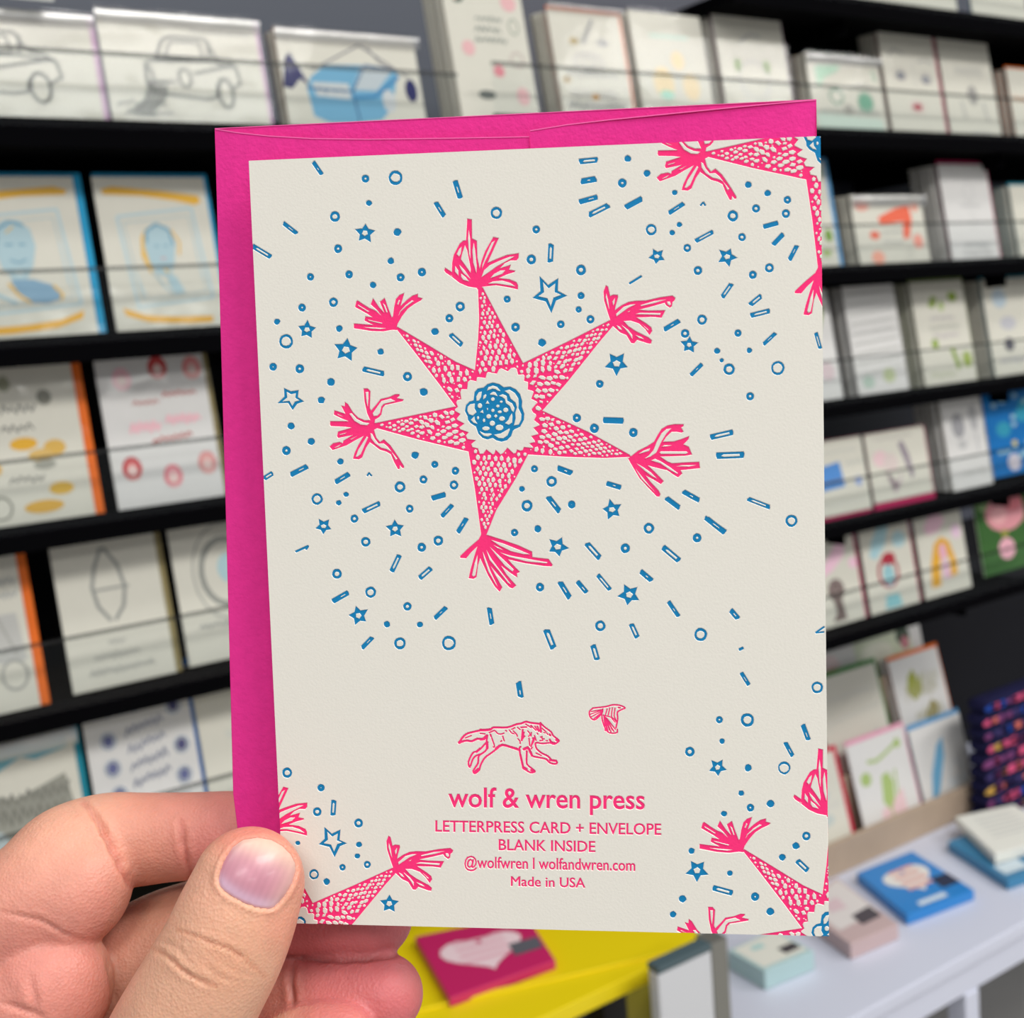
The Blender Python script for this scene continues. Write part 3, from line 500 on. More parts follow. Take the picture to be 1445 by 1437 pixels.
on_top(t, q, [heart_s], (224, 222, 218), .0003)
on_top(t, q, [[(.22 + .12 * k, .34), (.28 + .12 * k, .34), (.28 + .12 * k, .74), (.22 + .12 * k, .74)] for k in range(4)], (222, 170, 160), .0005, 'salmon_lettering')
on_top(t, q, [[(.58, .72), (.80, .72), (.80, .99), (.58, .99)]], (50, 56, 78), .0006, 'dark_sticker')
on_top(t, q, [[(.86, .25), (.94, .25), (.94, .66), (.86, .66)]], (206, 220, 232), .0005, 'pale_label')
t, q = lying_pack('notebook_pack', [(1337, 1188), (1422, 1243), (1500, 1216), (1410, 1160)], TZ + .014, .0135, mat('steel_blue_box', (58, 128, 170), .4), 'steel blue pack under a white sheet at the right edge of the photo', 'box', GP)
on_top(t, q, [[(.70, .08), (.9, .08), (.9, .5), (.70, .5)]], (200, 214, 222), .0004, 'pale_label')
t, q = lying_pack('paper_pad', [(1348, 1153), (1404, 1206), (1500, 1178), (1431, 1135)], TZ + .030, .014, mat('white_pad_paper', (226, 226, 218), .8), 'white pad with faint grey writing lying on the steel blue pack', 'pad', None)
on_top(t, q, [[(.15 + .1 * k, .2), (.17 + .1 * k, .2), (.17 + .1 * k, .8), (.15 + .1 * k, .8)] for k in range(6)], (190, 192, 190), .0004, 'faint_writing')
t['group'] = GP

# yellow table, tilted front lip, with a pack on it
YZ = CAMZ - .60
yel = mat('glossy_yellow_paint', (232, 208, 14), .45, noise=.02, nscale=6)
far_r = onZ(1004, 1324, YZ); near_r = onZ(763, 1437, YZ); ev = (near_r - far_r).normalized()
near_e = far_r + ev * ((near_r - far_r).length + .05)
p0 = onZ(600, 1419, YZ); dirv = (p0 - far_r).normalized(); left_f = far_r + dirv * .9
c = (far_r + left_f) / 2
o0 = Vector((c.x, c.y, 0)); o0.z = 0
t = empty('yellow_table', Vector((c.x, c.y, 0)), 'glossy yellow table under the deep pink boxed card set', 'table')
poly = [near_e, far_r, Vector((far_r.x - .03, WALLY - .012, YZ)), Vector((left_f.x, WALLY - .012, YZ)), Vector((left_f.x, near_e.y, YZ))]
prism('table_top', [q - o0 for q in poly], .016, yel, t, .001)
nn = Vector((-dirv.y, dirv.x, 0)); nn = nn if nn.y < 0 else -nn
prism('raised_rib', [q - o0 + Vector((0, 0, .0031)) for q in (far_r - Vector((.02, 0, 0)) , left_f, left_f + nn * .006, far_r - Vector((.02, 0, 0)) + nn * .006)], .003, yel, t, .0008)
for x_, y_ in ((far_r.x - .07, .93), (left_f.x + .1, .93)):
    wb = (x_ - .015, x_ + .015, y_ - .015, y_ + .015, .001, YZ - .017)
    box('leg', (wb[0] - o0.x, wb[1] - o0.x, wb[2] - o0.y, wb[3] - o0.y, wb[4], wb[5]), mat('black_steel', (20, 20, 22), .5), t)
t, q = lying_pack('boxed_card_set', [(585, 1322), (634, 1409), (784, 1355), (742, 1290)], YZ + .010, .0095, mat('deep_pink_box', (196, 40, 100), .4), 'deep pink boxed card set with a pale heart on the yellow table', 'box', GP)
on_top(t, q, [[(.06 + .78 * v, .06 + .84 * (1 - u)) for u, v in heart]], (232, 206, 212), .0003)
on_top(t, q, [[(.26 + .11 * k, .26), (.30 + .11 * k, .26), (.30 + .11 * k, .70), (.26 + .11 * k, .70)] for k in range(4)], (222, 168, 182), .0005, 'pink_lettering')
on_top(t, q, [[(.50, .70), (.72, .70), (.72, .97), (.50, .97)]], (92, 92, 100), .0006, 'dark_sticker')
# what stands under the tables at the table ends
t = empty('storage_crate', onZ(930, 1420, CAMZ - 1.05) * 1.0, 'dark crate with olive yellow panels in the gap below the yellow table', 'crate')
L_ = t.matrix_world.translation
bpy.context.view_layer.update()
cx0 = onY(850, 1400, 1.06).x; cx1 = onY(940, 1400, 1.06).x
L_ = t.matrix_world.translation.copy(); t.matrix_world = Matrix.Translation((cx0, 1.06, 0)); bpy.context.view_layer.update()
wbox('crate_body', (cx0 - .5, min(cx1 + .02, xl - .012), 1.03, WALLY - .002, .001, .87), mat('black_crate', (26, 27, 30), .6), t, .002)
for k in range(4):
    wbox('olive_panel', (cx0 - .40 + .12 * k, cx0 - .31 + .12 * k, 1.024, 1.0295, .50, .84 - .03 * k), mat('olive_panel', (126, 116, 24), .6), t)
PY = min(far_r.y + .004, TF - .03)
ex = onY(930, 1400, PY).x; ex1 = onY(1008, 1400, PY).x; ex2 = onY(1030, 1400, PY).x
t = empty('end_panel', Vector((ex, PY, 0)), 'pale grey panel with slate rail between the yellow and white tables', 'panel')
bpy.context.view_layer.update()
PZ = onY(965, 1349, PY).z
wbox('panel_board', (ex, ex1 - .0005, PY, PY + .014, .001, PZ - .007), mat('pale_grey_board', (204, 206, 210), .5), t, .002)
wbox('cap_rail', (ex, ex1 - .0005, PY - .001, PY + .015, PZ - .0068, PZ), mat('slate_rail', (74, 92, 98), .5), t, .001)
t = box('steel_post', (ex1, ex2, PY, PY + .022, .001, onY(1018, 1326, PY).z), mat('brushed_steel', (140, 140, 134), .35, metal=.5)); tag(t, 'upright grey steel post at the left end of the white table', 'post')
# price tag, top left
a = onY(18, 14, .99); b = onY(80, 14, .99)
t = box('price_tag', (a.x, b.x, .994, .9955, a.z + .010, a.z + .05), mat('tag_paper', (196, 200, 198), .7)); tag(t, 'small white price tag above the leftmost car card', 'tag')
# ================================================================== THE HELD CARD AND ITS ENVELOPE
def homog(src, dst):
    A = []
    for (x, y), (u, v) in zip(src, dst):
        A.append([x, y, 1, 0, 0, 0, -u * x, -u * y, -u]); A.append([0, 0, 0, x, y, 1, -v * x, -v * y, -v])
    return np.linalg.svd(np.array(A, float))[2][-1].reshape(3, 3)
CH = .155
_H = homog([(0, 1), (1, 1), (1, 0), (0, 0)], [((x - CX) / F, (y - CY) / F) for x, y in ((351, 227), (1158, 192), (1170, 1322), (401.5, 1303))])
_H /= _H[2, 2]; _k = CH / np.linalg.norm(_H[:, 1])
CO = c2w(_H[:, 2] * _k)                                    # bottom left corner of the card
CU = c2w(_H[:, 0] * _k) - c2w((0, 0, 0)); CV = c2w(_H[:, 1] * _k) - c2w((0, 0, 0))
CW = CU.length; ex_ = CU.normalized(); ez_ = (CV - ex_ * CV.dot(ex_)).normalized(); ey_ = ez_.cross(ex_)   # ey_ points away from the camera
SK = CV.dot(ex_) / CV.dot(ez_)
CM = Matrix.Translation(CO) @ Matrix((ex_, ey_, ez_)).transposed().to_4x4()
_Hi = np.linalg.inv(_H)
def pc(px, py):                                            # pixel -> millimetres on the card
    q = _Hi @ np.array([(px - CX) / F, (py - CY) / F, 1.0]); q /= q[2]
    return (q[0] * CW * 1000, q[1] * CH * 1000)
def cardpt(x, z, y=0):                                     # millimetres on the card -> card frame in metres
    return Vector((x / 1000 + SK * z / 1000, y / 1000, z / 1000))

SHAPES = []                                                # (part, [outer polygons], [hole polygons]) in card millimetres
def blk(x0, y0, s):
    return lambda X, Y: pc(x0 + X / s, y0 + Y / s)
def conv(g, pts): return [g(*p) for p in pts]
def ring_poly(cx, cy, rx, ry, n=14, rot=0, wob=0, r=None):
    r = r or random
    return [(cx + rx * math.cos(6.2832 * i / n + rot) * (1 + wob * r.uniform(-1, 1)), cy + ry * math.sin(6.2832 * i / n + rot) * (1 + wob * r.uniform(-1, 1))) for i in range(n)]
def add(part, g, outs, holes=()):
    SHAPES.append((part, [conv(g, o) for o in outs], [conv(g, h) for h in holes]))
rr = random.Random(3)
def confetti(g, items):
    for it in items:
        k = it[0]
        if k == 'r':
            _, x, y, R, h = it; rot = rr.uniform(0, 6)
            add('blue_confetti', g, [ring_poly(x, y, R, R * 1.04, 14, rot, .05, rr)], [ring_poly(x, y, h, h * .95, 10 if h > 12 else 7, rot, .08, rr)] if h else [])
        elif k == 'd':
            _, x, y, R = it; add('blue_confetti', g, [ring_poly(x, y, R, R * .95, 10, rr.uniform(0, 6), .12, rr)])
        elif k == 's':
            _, x, y, R = it; rot = rr.uniform(0, 1.2); o = []
            for i in range(12 if rr.random() < .5 else 10):
                n = 10
                if i >= n: break
                a = rot + 6.2832 * i / n; q = R * (rr.uniform(.88, 1.08) if i % 2 == 0 else .52); o.append((x + q * math.cos(a), y + q * math.sin(a)))
            add('blue_confetti', g, [o], [ring_poly(x, y, R * .37, R * .33, 5, rot + .63, .12, rr)])
        elif k == 'b':
            _, x0, y0, x1, y1, w = it[:6]; hollow = it[6] if len(it) > 6 else .12
            dx, dy = x1 - x0, y1 - y0; L = math.hypot(dx, dy); ux, uy = dx / L, dy / L; nx, ny = -uy * w / 2, ux * w / 2; s = rr.uniform(-.3, .3) * w
            e_ = .12 * w; m_ = .34
            o = [(x0 + nx + ux * e_, y0 + ny + uy * e_), (x1 + nx + ux * (s - e_), y1 + ny + uy * (s - e_)), (x1 + nx * m_ + ux * s * .7, y1 + ny * m_ + uy * s * .7), (x1 - nx * m_, y1 - ny * m_), (x1 - nx - ux * e_, y1 - ny - uy * e_), (x0 - nx + ux * (s + e_), y0 - ny + uy * (s + e_)), (x0 - nx * m_ + ux * s * .7, y0 - ny * m_ + uy * s * .7), (x0 + nx * m_, y0 + ny * m_)]
            hs = []
            if hollow:
                f = .55 if hollow > .3 else .36; a, b = (.15, .85) if hollow > .3 else rr.choice([(.3, .7), (.45, .8), (.4, .65)])
                q = lambda t_, m_: (x0 + dx * t_ + nx * m_, y0 + dy * t_ + ny * m_)
                hs = [[q(a, f * .3), q(a + .12, f), q(b, f * .9), q(b, -f * .8), q(a + .1, -f * .9)]]
            add('blue_confetti', g, [o], hs)
H_ = .9
g = blk(300, 130, 3.992)
confetti(g, [('b', 567, 395, 615, 465, 20), ('r', 860, 488, 20, 8), ('r', 1030, 483, 38, 28), ('d', 880, 626, 15), ('r', 688, 702, 27, 16), ('b', 400, 740, 475, 798, 20), ('b', 225, 868, 328, 930, 24, H_), ('s', 858, 795, 56), ('d', 1040, 790, 20),
    ('r', 706, 883, 22, 9), ('b', 1365, 500, 1395, 598, 27), ('b', 1255, 620, 1303, 698, 24), ('d', 1003, 952, 18), ('r', 1058, 1045, 21, 8), ('r', 1178, 1015, 22, 7), ('r', 768, 1028, 20, 6), ('r', 550, 1042, 19, 6), ('d', 903, 1088, 17), ('r', 680, 1185, 24, 13),
    ('r', 503, 1215, 20, 7), ('d', 362, 1294, 16), ('s', 530, 1340, 52), ('d', 713, 1333, 18), ('r', 413, 1405, 38, 29)])
g = blk(600, 180, 3.992)
confetti(g, [('r', 400, 482, 31, 22), ('r', 625, 575, 20, 9), ('r', 597, 744, 25, 13), ('b', 709, 655, 704, 757, 28, H_), ('r', 877, 803, 27, 14), ('r', 461, 968, 18, 6), ('r', 877, 948, 18, 4), ('r', 864, 1026, 16, 4), ('r', 930, 1082, 21, 10), ('r', 763, 1110, 20, 8),
    ('r', 508, 1126, 23, 10), ('d', 657, 1213, 21), ('b', 870, 192, 972, 182, 28, H_), ('b', 875, 305, 960, 290, 30), ('b', 868, 420, 970, 392, 26), ('b', 920, 495, 1030, 440, 28, H_), ('d', 1140, 176, 18), ('d', 1249, 258, 19), ('r', 1110, 313, 23, 9),
    ('b', 1130, 450, 1222, 400, 28, 0), ('r', 1273, 576, 29, 21), ('d', 1391, 594, 14), ('b', 1150, 880, 1218, 838, 9, 0), ('s', 1078, 1330, 66), ('b', 1345, 1140, 1430, 1090, 24), ('r', 196, 1010, 25, 14), ('r', 135, 1076, 21, 9), ('d', 55, 1150, 20), ('b', 140, 1165, 205, 1225, 26, H_)])
def bigstar(g, o):
    cx = sum(p[0] for p in o) / 10; cy = sum(p[1] for p in o) / 10
    h = [(cx + (x - cx) * (.70 if i % 2 == 0 else .66), cy + (y - cy) * (.70 if i % 2 == 0 else .66)) for i, (x, y) in enumerate(o)]
    add('blue_confetti', g, [o], [h])
bigstar(g, [(645, 840), (692, 890), (748, 852), (745, 922), (797, 948), (735, 975), (710, 1044), (680, 980), (606, 960), (650, 925)])
g = blk(880, 180, 4.79)
confetti(g, [('d', 345, 440, 17), ('b', 305, 580, 405, 515, 26), ('b', 520, 528, 538, 505, 8, 0), ('b', 538, 505, 552, 528, 8, 0), ('d', 377, 657, 17), ('d', 328, 712, 17), ('r', 430, 815, 24, 13), ('b', 488, 768, 605, 705, 26, H_), ('r', 738, 598, 34, 21), ('s', 225, 872, 56), ('s', 700, 875, 64),
    ('r', 800, 742, 24, 13), ('r', 895, 548, 25, 13), ('d', 843, 386, 22), ('d', 973, 445, 20), ('r', 1107, 490, 23, 10), ('r', 1097, 583, 26, 14), ('b', 945, 672, 1043, 645, 28, 0), ('b', 1012, 792, 1080, 720, 28, 0), ('b', 1120, 898, 1170, 802, 26), ('r', 985, 950, 28, 17), ('r', 873, 997, 25, 11),
    ('r', 502, 968, 27, 14), ('b', 665, 1150, 728, 1060, 28, H_), ('b', 858, 1198, 932, 1138, 30, H_), ('b', 860, 1272, 988, 1240, 30, H_)])
g = blk(880, 440, 4.79)
confetti(g, [('s', 443, 225, 58), ('r', 415, 148, 27, 14), ('r', 530, 55, 31, 20), ('r', 773, 145, 22, 8), ('b', 945, 222, 1025, 148, 22), ('b', 1300, 145, 1330, 250, 22, H_), ('d', 850, 262, 17), ('d', 631, 265, 19), ('d', 663, 330, 13), ('b', 455, 430, 530, 355, 24), ('r', 713, 390, 36, 24), ('r', 1042, 382, 44, 35), ('r', 855, 573, 25, 11),
    ('b', 588, 850, 740, 815, 34, H_), ('b', 628, 975, 815, 968, 40, H_), ('r', 65, 818, 28, 10), ('b', 400, 1215, 508, 1275, 30), ('b', 285, 1258, 375, 1325, 30, 0), ('b', 838, 1265, 985, 1322, 26, H_), ('b', 552, 1395, 690, 1490, 26, H_), ('r', 1135, 1415, 38, 28)])
g = blk(340, 380, 3.992)
confetti(g, [('s', 590, 455, 68), ('d', 786, 466, 17), ('b', 685, 562, 803, 590, 27, H_), ('r', 180, 551, 20, 5), ('r', 330, 562, 23, 9), ('d', 506, 638, 22), ('d', 451, 738, 19), ('r', 937, 606, 24, 12), ('d', 1028, 693, 22), ('d', 282, 884, 19), ('d', 395, 971, 19), ('r', 255, 1023, 23, 9), ('d', 559, 1085, 17),
    ('b', 278, 1160, 372, 1112, 26), ('b', 130, 1180, 178, 1150, 24, H_), ('b', 530, 1202, 608, 1155, 26), ('b', 710, 1165, 722, 1148, 7, 0), ('b', 722, 1148, 735, 1165, 7, 0), ('d', 980, 1048, 20), ('r', 1091, 1101, 18, 5), ('r', 1207, 1137, 20, 8), ('r', 1199, 1217, 23, 13), ('r', 1027, 1186, 21, 11), ('r', 895, 1228, 29, 18),
    ('d', 591, 1270, 14), ('d', 550, 1317, 14), ('r', 428, 1296, 30, 22), ('b', 1075, 1292, 1152, 1270, 27, 0), ('r', 950, 1351, 20, 10), ('b', 688, 1365, 783, 1320, 26, H_), ('b', 1130, 1395, 1190, 1330, 22), ('r', 638, 1407, 21, 11)])
bigstar(g, [(243, 672), (280, 690), (322, 684), (318, 722), (352, 745), (315, 758), (290, 792), (265, 752), (207, 755), (245, 720)])
g = blk(360, 680, 3.992)
confetti(g, [('s', 385, 252, 46), ('b', 228, 395, 300, 362, 9, 0), ('b', 300, 362, 286, 382, 8, 0), ('b', 1140, 288, 1190, 208, 24), ('s', 788, 266, 52), ('r', 622, 340, 25, 15), ('r', 1031, 333, 26, 15), ('r', 937, 371, 23, 10), ('b', 768, 508, 812, 415, 26, H_), ('r', 460, 520, 26, 15), ('b', 925, 545, 990, 488, 27, H_),
    ('b', 437, 675, 525, 625, 26), ('r', 650, 624, 29, 20), ('r', 857, 704, 22, 11), ('s', 582, 755, 56), ('d', 741, 804, 17), ('d', 928, 806, 17), ('b', 1010, 772, 1075, 710, 22), ('b', 1318, 710, 1333, 803, 25), ('b', 600, 940, 658, 880, 22), ('r', 815, 912, 31, 21), ('r', 1090, 911, 38, 29)])
g = blk(640, 480, 3.992)
confetti(g, [('r', 823, 248, 20, 7), ('r', 694, 440, 22, 9), ('r', 793, 498, 24, 9), ('b', 843, 452, 957, 456, 31, 0), ('r', 455, 727, 18, 7), ('b', 588, 722, 668, 752, 28), ('r', 552, 798, 28, 17), ('d', 385, 839, 15), ('r', 413, 935, 30, 18), ('b', 530, 882, 595, 965, 28), ('r', 665, 928, 20, 3), ('b', 862, 808, 942, 832, 25), ('s', 893, 957, 57),
    ('r', 1100, 1062, 28, 17), ('r', 343, 1086, 19, 7), ('d', 474, 1065, 19), ('s', 586, 1166, 59), ('b', 748, 1145, 822, 1228, 30, H_), ('r', 967, 1175, 25, 11), ('b', 1180, 1168, 1272, 1245, 30, H_), ('r', 1372, 1116, 23, 9), ('b', 1055, 1305, 1118, 1358, 26), ('r', 486, 1394, 22, 9)])
g = blk(680, 700, 2.874)
confetti(g, [('b', 315, 348, 355, 413, 20), ('b', 387, 348, 425, 393, 17), ('b', 470, 322, 520, 382, 16, H_), ('s', 597, 402, 45), ('b', 912, 92, 985, 150, 19), ('b', 757, 430, 798, 490, 15), ('b', 1010, 465, 1040, 500, 19), ('b', 260, 542, 290, 618, 25, H_), ('r', 480, 528, 20, 13),
    ('b', 605, 520, 630, 575, 19, H_), ('b', 450, 607, 468, 667, 21, H_), ('r', 887, 563, 25, 18), ('b', 1043, 625, 1060, 617, 9, 0), ('b', 1052, 718, 1083, 768, 14), ('b', 148, 758, 158, 820, 21), ('r', 1360, 778, 22, 17), ('r', 963, 909, 13, 5), ('r', 1077, 910, 26, 18), ('d', 974, 996, 10), ('r', 843, 1039, 18, 10),
    ('s', 956, 1103, 36), ('d', 1080, 1104, 14), ('b', 1302, 930, 1325, 992, 17), ('b', 1230, 1000, 1260, 1055, 15), ('r', 1226, 1105, 24, 20), ('d', 1052, 1207, 11), ('r', 1089, 1266, 14, 5), ('d', 1171, 1250, 15), ('d', 982, 1290, 11), ('r', 1316, 1381, 16, 9), ('d', 1274, 1421, 14), ('b', 1354, 556, 1388, 532, 5, 0), ('b', 1354, 556, 1388, 553, 4, 0)])
g = blk(920, 1060, 5.323)
confetti(g, [('d', 978, 801, 24), ('b', 1090, 825, 1170, 900, 38, H_), ('d', 297, 752, 22), ('s', 340, 900, 84), ('d', 586, 921, 20), ('b', 458, 1030, 605, 1070, 38, H_), ('r', 775, 1098, 29, 9), ('d', 230, 1113, 26), ('d', 157, 1230, 23), ('d', 889, 1209, 27)])
g = blk(380, 1060, 5.527)
confetti(g, [('r', 138, 172, 37, 23), ('r', 402, 289, 26, 6), ('b', 503, 385, 495, 503, 36, H_), ('r', 372, 477, 32, 17), ('r', 695, 565, 32, 18), ('d', 699, 732, 21), ('d', 685, 822, 20), ('r', 763, 889, 25, 13), ('r', 570, 910, 23, 9), ('r', 348, 965, 36, 27), ('d', 447, 1021, 25), ('d', 222, 720, 17), ('s', 935, 1195, 72), ('r', 235, 1345, 47, 36)])
bigstar(g, [(430, 598), (487, 650), (552, 618), (545, 698), (602, 722), (548, 745), (508, 828), (470, 750), (388, 730), (432, 690)])

# --- the pinata star: body, scales, tassels
PIN = []                                                   # list of (outers, holes, part) in card mm, repeated on the sheet
def padd(part, g, outs, holes): PIN.append((part, [conv(g, o) for o in outs], [conv(g, h) for h in holes]))
one = lambda x, y: pc(x, y)
body = [(674.4, 406), (676, 450), (674.4, 480), (670, 523), (643, 511), (600, 485), (560.5, 461.5), (559, 464), (585, 497), (618, 540), (643, 574), (600, 583), (530, 597.5), (530, 604), (590, 620.5), (661, 637.5), (670, 690), (679, 755), (686, 755.5), (700, 720.5), (727.7, 675.4), (745, 641.6), (800, 645), (853, 646.6), (890.5, 645), (888, 642), (830, 610), (765, 580), (800, 540), (848, 480), (869, 455.5), (863, 451), (800, 483), (738, 513), (705, 452), (681, 406)]
zig = [(460, 245), (480, 170), (500, 155), (625, 180), (655, 120), (690, 100), (785, 145), (830, 100), (880, 90), (915, 110), (935, 195), (1010, 190), (1030, 210), (1020, 285), (1080, 300), (1075, 410), (1150, 430), (1160, 450), (1125, 545), (1200, 580), (1215, 600), (1170, 650), (1130, 700), (1150, 740), (1195, 770), (1195, 800), (1165, 855), (1240, 910), (1245, 930), (1155, 965), (1225, 1040), (1225, 1060), (1125, 1085), (1175, 1150), (1180, 1175), (1095, 1190), (1150, 1240), (1150, 1260), (1020, 1245), (1000, 1290), (970, 1300), (920, 1280), (900, 1330), (870, 1340), (780, 1255), (720, 1330), (680, 1355), (610, 1285), (590, 1340), (570, 1355), (475, 1280), (430, 1340), (380, 1345), (350, 1265), (270, 1245), (255, 1200), (320, 1145), (200, 1130), (175, 1080), (215, 1030), (100, 990), (80, 960), (155, 905), (50, 850), (45, 830), (95, 765), (20, 720), (15, 700), (60, 660), (35, 600), (50, 565), (110, 550), (95, 450), (110, 405), (195, 405), (205, 300), (240, 270), (330, 290), (335, 235), (360, 230), (450, 240)]
Z0, ZS = (640, 510), 10.264
zigpx = [(Z0[0] + x / ZS, Z0[1] + y / ZS) for x, y in zig]
def inpoly(p, poly):
    c = False; n = len(poly)
    for i in range(n):
        (x1, y1), (x2, y2) = poly[i], poly[i - 1]
        if (y1 > p[1]) != (y2 > p[1]) and p[0] < (x2 - x1) * (p[1] - y1) / (y2 - y1) + x1: c = not c
    return c
def pdist(p, poly):
    m = 1e9; n = len(poly)
    for i in range(n):
        (x1, y1), (x2, y2) = poly[i - 1], poly[i]; dx, dy = x2 - x1, y2 - y1
        t = max(0, min(1, ((p[0] - x1) * dx + (p[1] - y1) * dy) / (dx * dx + dy * dy + 1e-12)))
        m = min(m, math.hypot(p[0] - x1 - t * dx, p[1] - y1 - t * dy))
    return m
cells = []
rc = random.Random(21)
CC = (697, 580)
for tip in ((677, 408), (562, 463), (530, 601), (682, 752), (886, 643), (865, 454)):
    L = math.hypot(tip[0] - CC[0], tip[1] - CC[1]); ux, uy = (tip[0] - CC[0]) / L, (tip[1] - CC[1]) / L; nx, ny = -uy, ux
    s = 50.0; row = 0
    while s < L - 5:
        fr = (L - s) / L; step = 5.0 + 5.2 * fr
        k = -9
        while k <= 9:
            o = (k + (.5 if row % 2 else 0) + rc.uniform(-.16, .16)) * step * 1.06; a_ = s + rc.uniform(-.12, .12) * step
            x, y = CC[0] + ux * a_ + nx * o, CC[1] + uy * a_ + ny * o
            if inpoly((x, y), body) and not inpoly((x, y), zigpx):
                dm = min(pdist((x, y), body), pdist((x, y), zigpx)) - 1.3
                R = min(step * .45, dm * 1.05)
                # stay off neighbouring cells
                for c in cells: R = min(R, math.hypot(c[0] - x, c[1] - y) - c[2] - .75)
                if R > 1.1:
                    el = min(1.35, max(1, dm / R)) if R > 2.2 else 1
                    n = rc.choice([4, 5, 5, 6]); rot = rc.uniform(0, 6.28)
                    pol = []
                    for i in range(n):
                        an = 6.2832 * i / n + rot; q = R * rc.uniform(.84, 1.2)
                        lx, ly = q * math.cos(an) * el * .98, q * math.sin(an) * .86
                        pol.append((x + ux * lx + nx * ly, y + uy * lx + ny * ly))
                    cells.append((x, y, R * .95, pol))
            k += 1
        s += step * .98; row += 1
padd('pink_star', one, [body], [zigpx] + [c[3] for c in cells])
def ts(x0, y0, s, outer, holes): padd('pink_star', blk(x0, y0, s), [outer], holes)
ts(620, 300, 11.975, [(470, 105), (545, 120), (550, 440), (630, 480), (640, 760), (680, 950), (710, 820), (770, 660), (910, 415), (1000, 435), (880, 700), (810, 855), (960, 790), (1140, 720), (1340, 690), (1335, 770), (1300, 810), (1200, 810), (1100, 860), (1020, 945), (1150, 905), (1205, 885), (1175, 970), (1275, 985), (1270, 1005), (1130, 1050), (1000, 1110), (1180, 1130), (1300, 1180), (1325, 1230), (1325, 1300), (1150, 1260), (960, 1230), (720, 1255), (720, 1300), (640, 1300), (635, 1275), (480, 1250), (340, 1190), (200, 1080), (110, 1020), (80, 980), (95, 935), (210, 1010), (215, 850), (240, 720), (340, 530), (400, 480), (450, 470)],
   [[(495, 290), (520, 450), (525, 780), (500, 700), (480, 450)], [(430, 550), (470, 640), (530, 960), (525, 1020), (440, 900), (360, 790), (380, 700)], [(375, 575), (360, 700), (330, 745), (290, 705), (330, 620)], [(580, 505), (600, 620), (630, 900), (625, 1025), (570, 850), (555, 640)], [(940, 470), (860, 650), (760, 850), (720, 950), (725, 880), (800, 680), (880, 510)],
    [(1275, 740), (1100, 840), (960, 920), (850, 1000), (710, 1095), (750, 980), (850, 890), (1000, 820), (1180, 750)], [(1115, 975), (1060, 1040), (860, 1110), (920, 1040), (1030, 980)], [(820, 1205), (900, 1165), (1060, 1150), (1200, 1190), (1285, 1250), (1150, 1230), (960, 1200)], [(265, 900), (320, 980), (320, 1070), (260, 1000)], [(335, 880), (430, 980), (530, 1125), (400, 1020), (350, 940)], [(365, 1030), (440, 1090), (500, 1165), (400, 1140), (365, 1090)], [(180, 1050), (235, 1085), (200, 1075)]])
ts(490, 400, 11.975, [(175, 290), (260, 350), (370, 420), (470, 460), (575, 545), (500, 450), (395, 355), (435, 255), (530, 400), (625, 500), (550, 315), (630, 250), (680, 400), (750, 580), (770, 560), (790, 400), (820, 270), (880, 200), (960, 165), (930, 270), (895, 390), (1000, 290), (1100, 210), (1190, 180), (1190, 235), (1270, 255), (1240, 290), (1130, 350), (1020, 430), (920, 560), (850, 680), (835, 735), (835, 790), (760, 785), (600, 812), (400, 805), (110, 760), (110, 680), (440, 705), (370, 670), (290, 630), (305, 560), (430, 578), (330, 510), (130, 400), (150, 310)],
   [[(180, 360), (370, 475), (350, 485), (180, 380)], [(335, 610), (600, 670), (580, 685), (370, 635)], [(270, 740), (660, 755), (560, 775), (400, 765)], [(600, 335), (640, 370), (680, 490), (660, 495)], [(870, 275), (890, 290), (860, 365), (840, 355)], [(1090, 285), (1125, 300), (1000, 390), (900, 480), (860, 550), (890, 470), (980, 370)]])
ts(460, 540, 11.05, [(585, 95), (650, 95), (690, 140), (680, 400), (700, 440), (780, 350), (850, 260), (980, 230), (1080, 185), (1140, 185), (1145, 205), (1100, 245), (1205, 265), (1195, 290), (1090, 315), (920, 350), (880, 400), (860, 500), (820, 545), (760, 580), (755, 630), (800, 640), (800, 710), (745, 740), (780, 860), (840, 930), (900, 890), (1000, 980), (1130, 1170), (1215, 1310), (1210, 1335), (1190, 1335), (1150, 1290), (1145, 1350), (1120, 1350), (1060, 1240), (1010, 1120), (940, 1080), (840, 1050), (750, 980), (680, 930), (620, 1020), (560, 1170), (510, 1200), (420, 1190), (440, 1110), (500, 980), (590, 830), (440, 910), (320, 980), (100, 1055), (55, 1000), (110, 950), (210, 930), (260, 950), (270, 910), (420, 820), (190, 865), (170, 840), (185, 770), (400, 705), (300, 690), (75, 680), (60, 655), (65, 605), (355, 605), (240, 560), (120, 500), (130, 435), (300, 490), (235, 360), (290, 375), (295, 305), (340, 340), (420, 470), (500, 550), (600, 590), (690, 590), (640, 480), (600, 300)],
   [[(615, 150), (660, 145), (660, 240), (650, 380), (630, 300)], [(360, 485), (400, 480), (480, 570), (580, 620), (680, 635), (640, 670), (540, 660), (440, 600)], [(1000, 250), (1080, 290), (900, 335), (860, 380), (840, 480), (800, 520), (740, 525), (725, 480), (780, 400), (860, 290)], [(690, 790), (720, 800), (760, 880), (820, 955), (900, 950), (960, 1000), (1110, 1190), (1085, 1210), (1020, 1080), (940, 1040), (860, 1020), (760, 950), (700, 870)], [(635, 840), (655, 860), (600, 980), (540, 1120), (490, 1160), (460, 1160), (500, 1050)], [(170, 490), (270, 530), (190, 510)], [(210, 810), (320, 780), (300, 800), (215, 820)], [(370, 890), (490, 830), (400, 890)], [(130, 1015), (240, 960), (200, 1000), (140, 1020)]])
